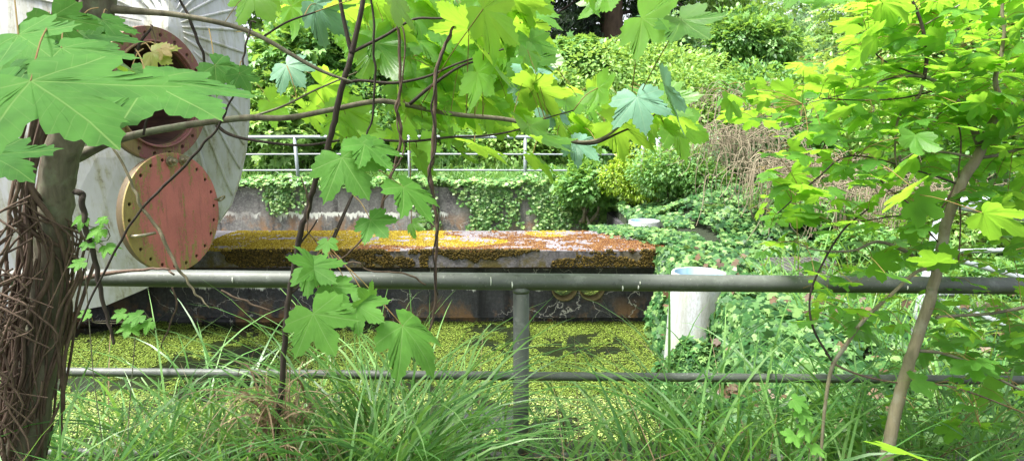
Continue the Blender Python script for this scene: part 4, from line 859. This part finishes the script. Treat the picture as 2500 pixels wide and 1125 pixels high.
# scatter along the long branch
poly=[((800,-40),(1260,-60)),((850,120),(1280,100))]
def inmass(px,py):
    if 830<px<1260 and py<110: return .9
    if 930<px<1300 and py<255: return .8
    if 930<px<1300 and py<310: return .35
    if 1200<=px<1500 and 150<py<400: return .45*(0 if py>330 else 1 if py>150+(px-1200)*.2 else 0)
    if 1440<px<1680 and 195<py<300: return .4
    if 780<px<1150 and 220<py<330: return .2
    if 600<px<830 and py<60: return .3
    if 860<px<1450 and py>=310 and py<370: return .07
    return 0.05 if (600<px<900 and py<300) else 0
cnt=0
while cnt<265:
    px=rng.uniform(600,1700); py=rng.uniform(-50,420)
    if rng.random()>inmass(px,py)*(1.0 if px<1320 else .8): continue
    Y=rng.uniform(2.2,3.5); j=P(px,py,Y); sz=rng.uniform(.075,.155); cnt+=1
    ax=R(rng.normal(-38,22)); dz=math.sin(ax); d=np.array([math.cos(ax),-rng.uniform(-.2,.5),dz]); 
    nr=np.array([rng.normal()*.35-.15,rng.normal()*.45+.25,.75]); kk=rng.random()
    if kk<.12: nr=np.array([rng.normal()*.3,-.9,.6])   # some lit leaves turned to us
    a=near_pt(paths,j,.35) 
    cr.leaf(j,j+unit(d)*sz,nr,sz,None,a if a is not None else j-unit(d)*.07+np.array([0,0,.03]))
cr.build(SYC,M['syc'],T1,'backlit_leaves')
oc=Crown()
for k in range(1500):     # the sycamore's unseen crown overhead, added to shade the nearest leaves
    p=np.array([rng.uniform(-5.2,-.3),rng.uniform(-3.5,1.5),rng.uniform(3.0,5.2)])
    if nz(p*.9)<-.12: continue
    az=rng.uniform(0,6.28); oc.leaf(p,p+np.array([math.cos(az),math.sin(az),-.35])*.17,(rng.normal()*.3,rng.normal()*.3,1),.17*rng.uniform(.7,1.3))
oc.build(SYC,M['syc'],T1,'unseen_crown')
for pl in ([(-.95,2.1,2.2),(-.7,1.6,3.1),(-.5,.6,4.0),(.2,-.5,4.4)],[(-.95,2.1,2.4),(-1.6,1.5,3.4),(-2.8,.8,4.2),(-4,.2,4.6)]):
    mb=MB(); mb.tube(pl,[.05,.04,.03,.015],10,5); mb.build('branch',M['bark_syc'],T1)
# leaves showing their upper face, cyan skylight painted into their colour
cy=Crown()
for j,t_,Y,nr,s,r in [((1555,238),(1578,318),2.05,(-.1,-.95,.3),.115,.9),((1622,208),(1692,398),2.1,(-.97,.17,.08),.17,1),((1285,160),(1385,190),2.3,(-.1,-.3,.95),.12,.9),((1405,350),(1470,385),2.3,(-.1,-.6,.7),.10,.9),((1270,205),(1310,245),2.5,(-.3,-.6,.7),.09,.9),((1335,265),(1420,300),2.4,(-.1,-.4,.9),.1,.9),((770,10),(850,95),2.3,(-.75,-.4,.5),.15,.8),((700,160),(740,205),2.4,(-.2,-.7,.6),.11,.3)]:
    KL(cy,j,t_,Y,Y-.05,nr,s,r,'near')
M['syc_sky_tint']=leafmat('sycamore_leaf_sky_tint',[(0,(.10,.24,.14)),(.5,(.14,.30,.20)),(1,(.18,.36,.26))],(.3,.5,.15),.2,.5,.3,True,(.3,.45,.3))
cy.build(SYC,M['syc_sky_tint'],T1,'sky_tinted_leaves')
yl=Crown(); KL(yl,(372,128),(420,150),1.75,1.72,(.1,-.85,.4),.062,.4,(345,110,1.95)); KL(yl,(395,120),(425,140),1.75,1.72,(.1,-.85,.4),.04,.9,(345,110,1.95))
yl.build(SYC,M['pale_leaf'],T1,'young_leaves')
# --- dark stem in the middle
T2=empty('sycamore_sapling',(P(680,1100,2.15)[0],2.15,0),'thin dark sycamore stem forking upward in the middle of the view','sapling')
br2=[branch([(668,1400,20),(672,1125,20),(690,900,18),(706,720,17),(728,600,18),(748,520,18),(772,440,17),(805,345,18),(828,240,18),(858,130,17)],2.15,T2,M['bark_dark'],'trunk',12,.0015)]
for pl in ([(858,132,15),(868,90,13),(885,10,12),(892,-60,10)],[(858,132,11),(846,80,10),(830,0,9),(824,-60,8)],[(862,127,8),(900,108,8),(940,88,7),(1010,48,6),(1080,45,5),(1195,30,4)],[(845,203,8),(880,197,7),(960,203,7),(1040,188,6),(1120,155,5),(1230,120,4)],
  [(790,425,4),(820,400,4),(870,395,4)],[(800,610,7),(830,540,6),(860,475,5)],[(728,600,5),(760,560,4),(775,535,4)],[(706,720,6),(740,690,6),(765,655,5)],[(1000,255,9),(1060,205,8),(1130,160,6),(1210,140,4)]):
    br2.append(branch(pl,2.15,T2,M['bark_dark'],n=8))
lo=Crown(); paths_old=paths; paths=br2
for j,t_,Yj,nr,s,r in [((765,765),(828,892),1.75,(-.05,-.93,.35),.128,.85),((755,652),(838,692),1.85,(.0,-.6,.8),.10,.35),((812,700),(850,758),1.85,(.1,-.8,.5),.085,.55),((868,742),(962,800),1.8,(.2,-.8,.5),.105,.6),((900,735),(870,690),1.82,(.3,-.8,.4),.06,.6),((983,795),(1102,908),1.8,(.42,-.62,.6),.15,.6),
   ((835,385),(908,497),1.95,(-.1,-.72,.65),.145,.2),((890,352),(988,432),1.98,(.5,-.42,.7),.12,.15),((985,457),(1092,562),1.95,(.62,-.38,.65),.14,.25),((905,537),(968,602),1.95,(.0,-.75,.6),.085,.0),((770,655),(700,612),1.85,(.1,-.5,.8),.09,.3),((800,590),(790,640),1.95,(0,-.8,.5),.05,.3)]:
    KL(lo,j,t_,Yj,Yj-.06,nr,s,r,'near')
lo.build(SYC,M['syc_low'],T2,'crown'); paths=paths_old
# --- vines
def vine(pl,Y,mat,label,r=None):
    pts=[P(q[0],q[1],q[3] if len(q)>3 else Y) for q in pl]; mb=MB(); rad=[q[2]*.5*Y/F for q in pl]; pts,rad=smoothpath(np.array(pts),np.array(rad),4)
    pts=pts+rng.normal(size=pts.shape)*np.array([.0022,.0022,.001]); mb.tube(pts,rad,7,3)
    return tag(mb.build('hanging_vine',M[mat]),label,'vine','bare creeper stems hanging from the branches')
vine([(905,-40,5),(912,90,6),(915,190,6),(905,300,5),(884,380,5),(865,470,4),(805,610,5)],2.1,'bark_dark','thin dark creeper stem hanging just right of the forked sapling stem')
vine([(962,-40,7),(972,60,7),(978,190,8),(970,260,8),(978,330,8),(965,400,8),(950,440,7),(932,500,7),(920,540,6),(870,600,5),(820,645,4)],2.1,'vine','brown twisted creeper stem ending near the rail by the lowest big leaves')
vine([(955,-40,4),(985,80,4),(982,200,4),(968,290,4),(985,360,4),(955,440,4),(940,500,4),(925,545,3)],2.09,'vine','paler creeper stem twining round the brown twisted one')
vine([(1108,60,6),(1085,120,9),(1066,180,10),(1062,280,10),(1058,360,10),(1050,430,10),(1062,500,9),(1068,560,9),(1064,640,8),(1060,760,7),(1040,830,4)],2.1,'vine','longest dark creeper stem hanging down past the rail in the centre')
vine([(1100,80,4),(1072,150,5),(1055,260,5),(1064,350,5),(1044,440,4),(1072,520,4),(1058,620,4),(1066,720,4)],2.08,'bark_dark','thin dark stem coiled round the longest hanging creeper')
vine([(625,55,4),(612,60,4),(598,130,5),(590,190,5),(560,250,5),(530,310,6),(470,385,7),(400,455,7),(330,530,6),(262,650,6),(190,800,5)],1.95,'bark_dark','dark creeper crossing diagonally in front of the red cover')
vine([(278,360,6),(318,440,7),(350,510,8),(395,580,9),(432,650,8),(470,705,6),(512,752,3)],1.95,'vine_pale','thick tan creeper crossing the red cover towards the rail')
vine([(180,465,14),(196,475,16),(204,520,14),(222,600,13),(240,680,12),(262,770,9),(280,840,7)],2.0,'bark_dark','broken dark dead stem leaning beside the vine-wrapped trunk')
vine([(170,690,12),(240,672,12),(330,660,8),(400,656,6),(425,670,5)],2.4,'vine','grey brown creeper lying along the left end of the top rail')
vine([(830,645,3),(870,640,4),(900,660,4),(950,664,4),(1000,672,5),(1040,695,4)],2.4,'vine','thin creeper loop resting on the top rail by the leaves')
vine([(420,700,5),(430,745,5),(415,790,4),(390,850,3)],2.2,'vine','short creeper end dangling below the rail under the red cover')
vine([(540,710,5),(600,735,6),(660,760,5)],2.3,'vine','short creeper under the rail left of the low bright leaves')
vine([(370,60,3),(400,190,3),(415,230,3)],2.0,'vine','hair-thin creeper hanging over the pipe mouth')
vine([(430,-20,5),(470,60,8),(500,150,6),(520,230,5)],2.2,'bark_dark','dark creeper running down beside the casing ribs')
vine([(735,430,3),(752,500,4),(750,560,3),(775,600,3),(770,650,3)],2.1,'vine','loose thin creeper looping round the dark sapling stem')
# tangle on the trunk
def trunktangle():
    mb=MB(); ax=np.array([P(q[0],q[1],2.1) for q in tp]); ax,_=smoothpath(ax,np.ones(len(ax)),12); zs=ax[:,2]
    def cen(z): i=np.argmin(np.abs(zs-z)); return ax[i]
    for k in range(90):
        z0=rng.uniform(.2,1.9); z1=min(2.3,z0+rng.uniform(.3,1.1)); th=rng.uniform(math.pi*.75,math.pi*1.95) if rng.random()<.8 else rng.uniform(0,6.28); tw=rng.normal()*.8; r0=.066+rng.random()*.02+ (.03 if rng.random()<.3 else 0)
        pts=[]; m_=9
        for i in range(m_):
            z=z0+(z1-z0)*i/(m_-1); c=cen(z); t_=th+tw*i/(m_-1)+.25*math.sin(i*1.3+k); rr=r0*(1-.10*max(0,z-1.2))
            if z>1.35: t_=min(max(t_,math.pi*.8),math.pi*1.4)
            pts.append((c[0]+rr*math.cos(t_)-.012,c[1]+rr*math.sin(t_),z))
        w_=rng.choice([.0025,.004,.0055,.008],p=[.35,.35,.2,.1]); mb.tube(pts,[w_]*m_,6,3,0,False)
    for k in range(70):   # loose loops left of the trunk
        z=rng.uniform(.35,1.45); c=cen(z); a=np.array([c[0]+rng.uniform(-.07,.03),2.1-.07-rng.random()*.1,z]); l=rng.uniform(.1,.4)
        mb.tube([a,a+np.array([-rng.uniform(.02,.14),-.02,-l*.3]),a+np.array([-rng.uniform(-.05,.18),-.03,-l*.7]),a+np.array([-rng.uniform(-.08,.15),0,-l])],[.003,.0035,.003,.002],5,4,0,False)
    o=mb.build('vine_tangle',M['vine']); o['kind']='stuff'; o['label']='tangle of brown creeper stems wrapped round the sycamore trunk'
trunktangle()
# small young shoots along trunk / bottom
def seedling(spots,label,mat='syc_low',temps=None):
    x,y,z=P(*spots[0][:3]); e=empty('seedling',(x,y,max(0,z-.3)),label,'seedling'); c=Crown(); prev=np.array([x,y,0.02]); pts=[prev]
    for (px,py,Y,s) in spots:
        p=P(px,py,Y); az=rng.uniform(0,6.28); c.leaf(p,p+np.array([math.cos(az)*.8,-.4,-.2])*s,(rng.normal()*.3,-.55,.8),s,None,p+np.array([0,.02,-.03])); pts.append(p+np.array([0,.02,-.03]))
    pts=sorted(pts,key=lambda q:q[2]); mb=MB(); mb.tube(pts,[.0014]*len(pts),6,3,.004); mb.build('stem',M['bark_syc'],e); c.build(temps or SYC,M[mat],e,'leaves')
seedling([(215,765,2.0,.03),(340,770,2.0,.05),(300,765,2.0,.035),(320,795,2.0,.045),(365,785,2.0,.04)],'small light green seedling beside the trunk foot under the rail')
seedling([(205,530,2.0,.04),(245,560,2.0,.045),(215,590,2.0,.04),(260,600,2.0,.045),(200,640,2.0,.04),(255,535,2.0,.03)],'thin leafy shoot climbing between the trunk and the red cover')
seedling([(1030,1090,2.0,.05),(1060,1100,2.0,.045),(1040,1060,2.05,.03)],'tiny lobed seedling in the grass at the bottom centre')
seedling([(1935,975,1.9,.05),(1965,1040,1.9,.05),(1985,1085,1.9,.05),(1940,1060,1.9,.045),(1950,1000,1.9,.05)],'pale green shoot in the grass left of the sapling foot',temps=MAP)
# --- right sapling
T3=empty('maple_sapling',(P(2160,1125,2.0)[0],2.0,0),'tan barked field maple sapling with backlit yellow green leaves','sapling')
pp=[branch([(2130,1400,42),(2165,1120,40),(2200,950,36),(2232,845,34),(2268,740,33),(2292,640,30),(2312,540,31),(2345,450,32),(2388,378,30),(2412,320,24),(2442,270,20),(2440,235,16),(2430,190,14),(2450,100,10),(2440,-40,8)],2.0,T3,M['bark_tan'],'trunk',14,.001)]
for pl,mt in (([(2392,352,20),(2370,300,15),(2330,240,13),(2290,205,11),(2255,188,9),(2180,190,5),(2080,225,3),(1960,255,2)],'bark_syc'),([(2256,195,10),(2262,140,9),(2250,60,8),(2218,-20,7)],'bark_dark'),([(2254,205,8),(2240,240,7),(2195,285,6),(2185,360,5),(2190,410,4)],'bark_tan'),
  ([(2300,240,6),(2300,270,7),(2270,310,6),(2250,340,4)],'bark_tan'),([(2442,270,12),(2470,255,11),(2520,235,9)],'bark_tan'),([(2385,385,10),(2430,380,8),(2520,355,8)],'bark_syc'),([(2380,385,7),(2330,375,6),(2290,370,5)],'bark_tan'),
  ([(2285,662,14),(2250,640,11),(2200,608,10),(2140,590,8),(2080,612,6),(1990,610,4),(1940,590,3)],'bark_syc'),([(2284,650,10),(2235,665,9),(2180,715,9),(2110,780,10),(2060,850,11),(2030,900,10),(2015,985,9),(2008,1060,8),(2000,1180,8)],'bark_tan'),
  ([(2285,775,9),(2340,770,8),(2420,765,8),(2520,745,8)],'bark_syc'),([(2238,855,9),(2300,862,8),(2380,890,7),(2440,925,7),(2520,965,6)],'bark_syc'),([(2030,885,6),(2100,915,5),(2200,935,5),(2330,945,4),(2520,1015,4)],'vine'),
  ([(2030,880,6),(1985,800,6),(1978,720,5),(2010,640,5),(2060,560,5),(2120,510,4)],'bark_dark'),([(2225,845,6),(2240,800,6),(2275,760,5),(2290,700,4)],'bark_dark'),([(2340,640,4),(2345,540,4),(2340,430,4),(2345,330,4),(2310,210,4)],'vine'),([(2340,440,5),(2280,520,5),(2180,470,4),(2150,440,4)],'vine'),
  ([(2310,215,5),(2200,240,4),(2100,245,3),(2000,240,3)],'bark_dark'),([(2255,188,5),(2160,150,4),(2120,110,3)],'bark_dark'),([(2400,330,5),(2460,320,4),(2520,300,4)],'bark_syc'),([(2260,60,4),(2330,20,4),(2400,-20,4)],'bark_syc'),([(2340,450,6),(2250,420,4),(2080,380,4),(1990,440,4),(1900,520,3)],'bark_dark'),([(2300,600,4),(2220,530,4),(2100,540,3)],'bark_dark')):
    pp.append(branch(pl,2.0,T3,M[mt],n=7))
mp=Crown(); cnt=0
def dm(px,py):
    if px>2080 and py<130: return .95
    if px>1950 and 130<py<330: return .6 if px<2150 else .85
    if px>2100 and py<560: return .6
    if 1760<px<=2000 and 200<py<300: return .5
    if 1860<px<=2200 and 330<py<560: return .5
    if 1940<px<2400 and 560<=py<820: return .30
    if px>2150 and py>560: return .27
    if 1850<px<2200 and 480<py<640: return .25
    return 0.0
while cnt<1250:
    px=rng.uniform(1750,2560); py=rng.uniform(-60,1050)
    if rng.random()>dm(px,py): continue
    Y=rng.uniform(1.85,2.9); j=P(px,py,Y); sz=rng.uniform(.036,.088); cnt+=1; az=rng.uniform(0,6.28); d=np.array([math.cos(az),math.sin(az)*.8,-.12+rng.normal()*.15])
    nr=np.array([rng.normal()*.2,rng.normal()*.22+.12,.95]); 
    if rng.random()<.14: nr=np.array([rng.normal()*.4,.9,.4])
    a=near_pt(pp,j,.18); mp.leaf(j,j+unit(d)*sz,nr,sz,np.clip(rng.random()*(1 if py<560 else .5),0,1),a if a is not None else j-unit(d)*.05,.0009)
for j,t_,Y,nr,s,r in [((1785,240),(1775,305),1.9,(-.3,.9,.2),.07,.5),((2235,330),(2230,395),1.7,(.2,.95,.1),.075,.6),((2140,90),(2080,110),1.9,(.1,.8,.5),.09,.4),((2290,640),(2240,600),1.8,(.1,.4,.9),.08,.5),((2000,480),(1925,440),1.9,(.4,.5,.6),.085,.0),((2230,460),(2150,500),1.7,(.1,.6,.8),.10,.9),((2400,520),(2500,560),1.6,(.0,.6,.8),.10,.9)]:
    mp.leaf(P(j[0],j[1],Y),P(t_[0],t_[1],Y-.03),nr,s,r,near_pt(pp,P(j[0],j[1],Y),.5))
mp.leaf(P(2215,1108,1.3),P(2095,1040,1.25),(.25,.3,.9),.10,1,P(2250,1150,1.35),.0012)
mp.build(MAP,M['maple'],T3,'crown')
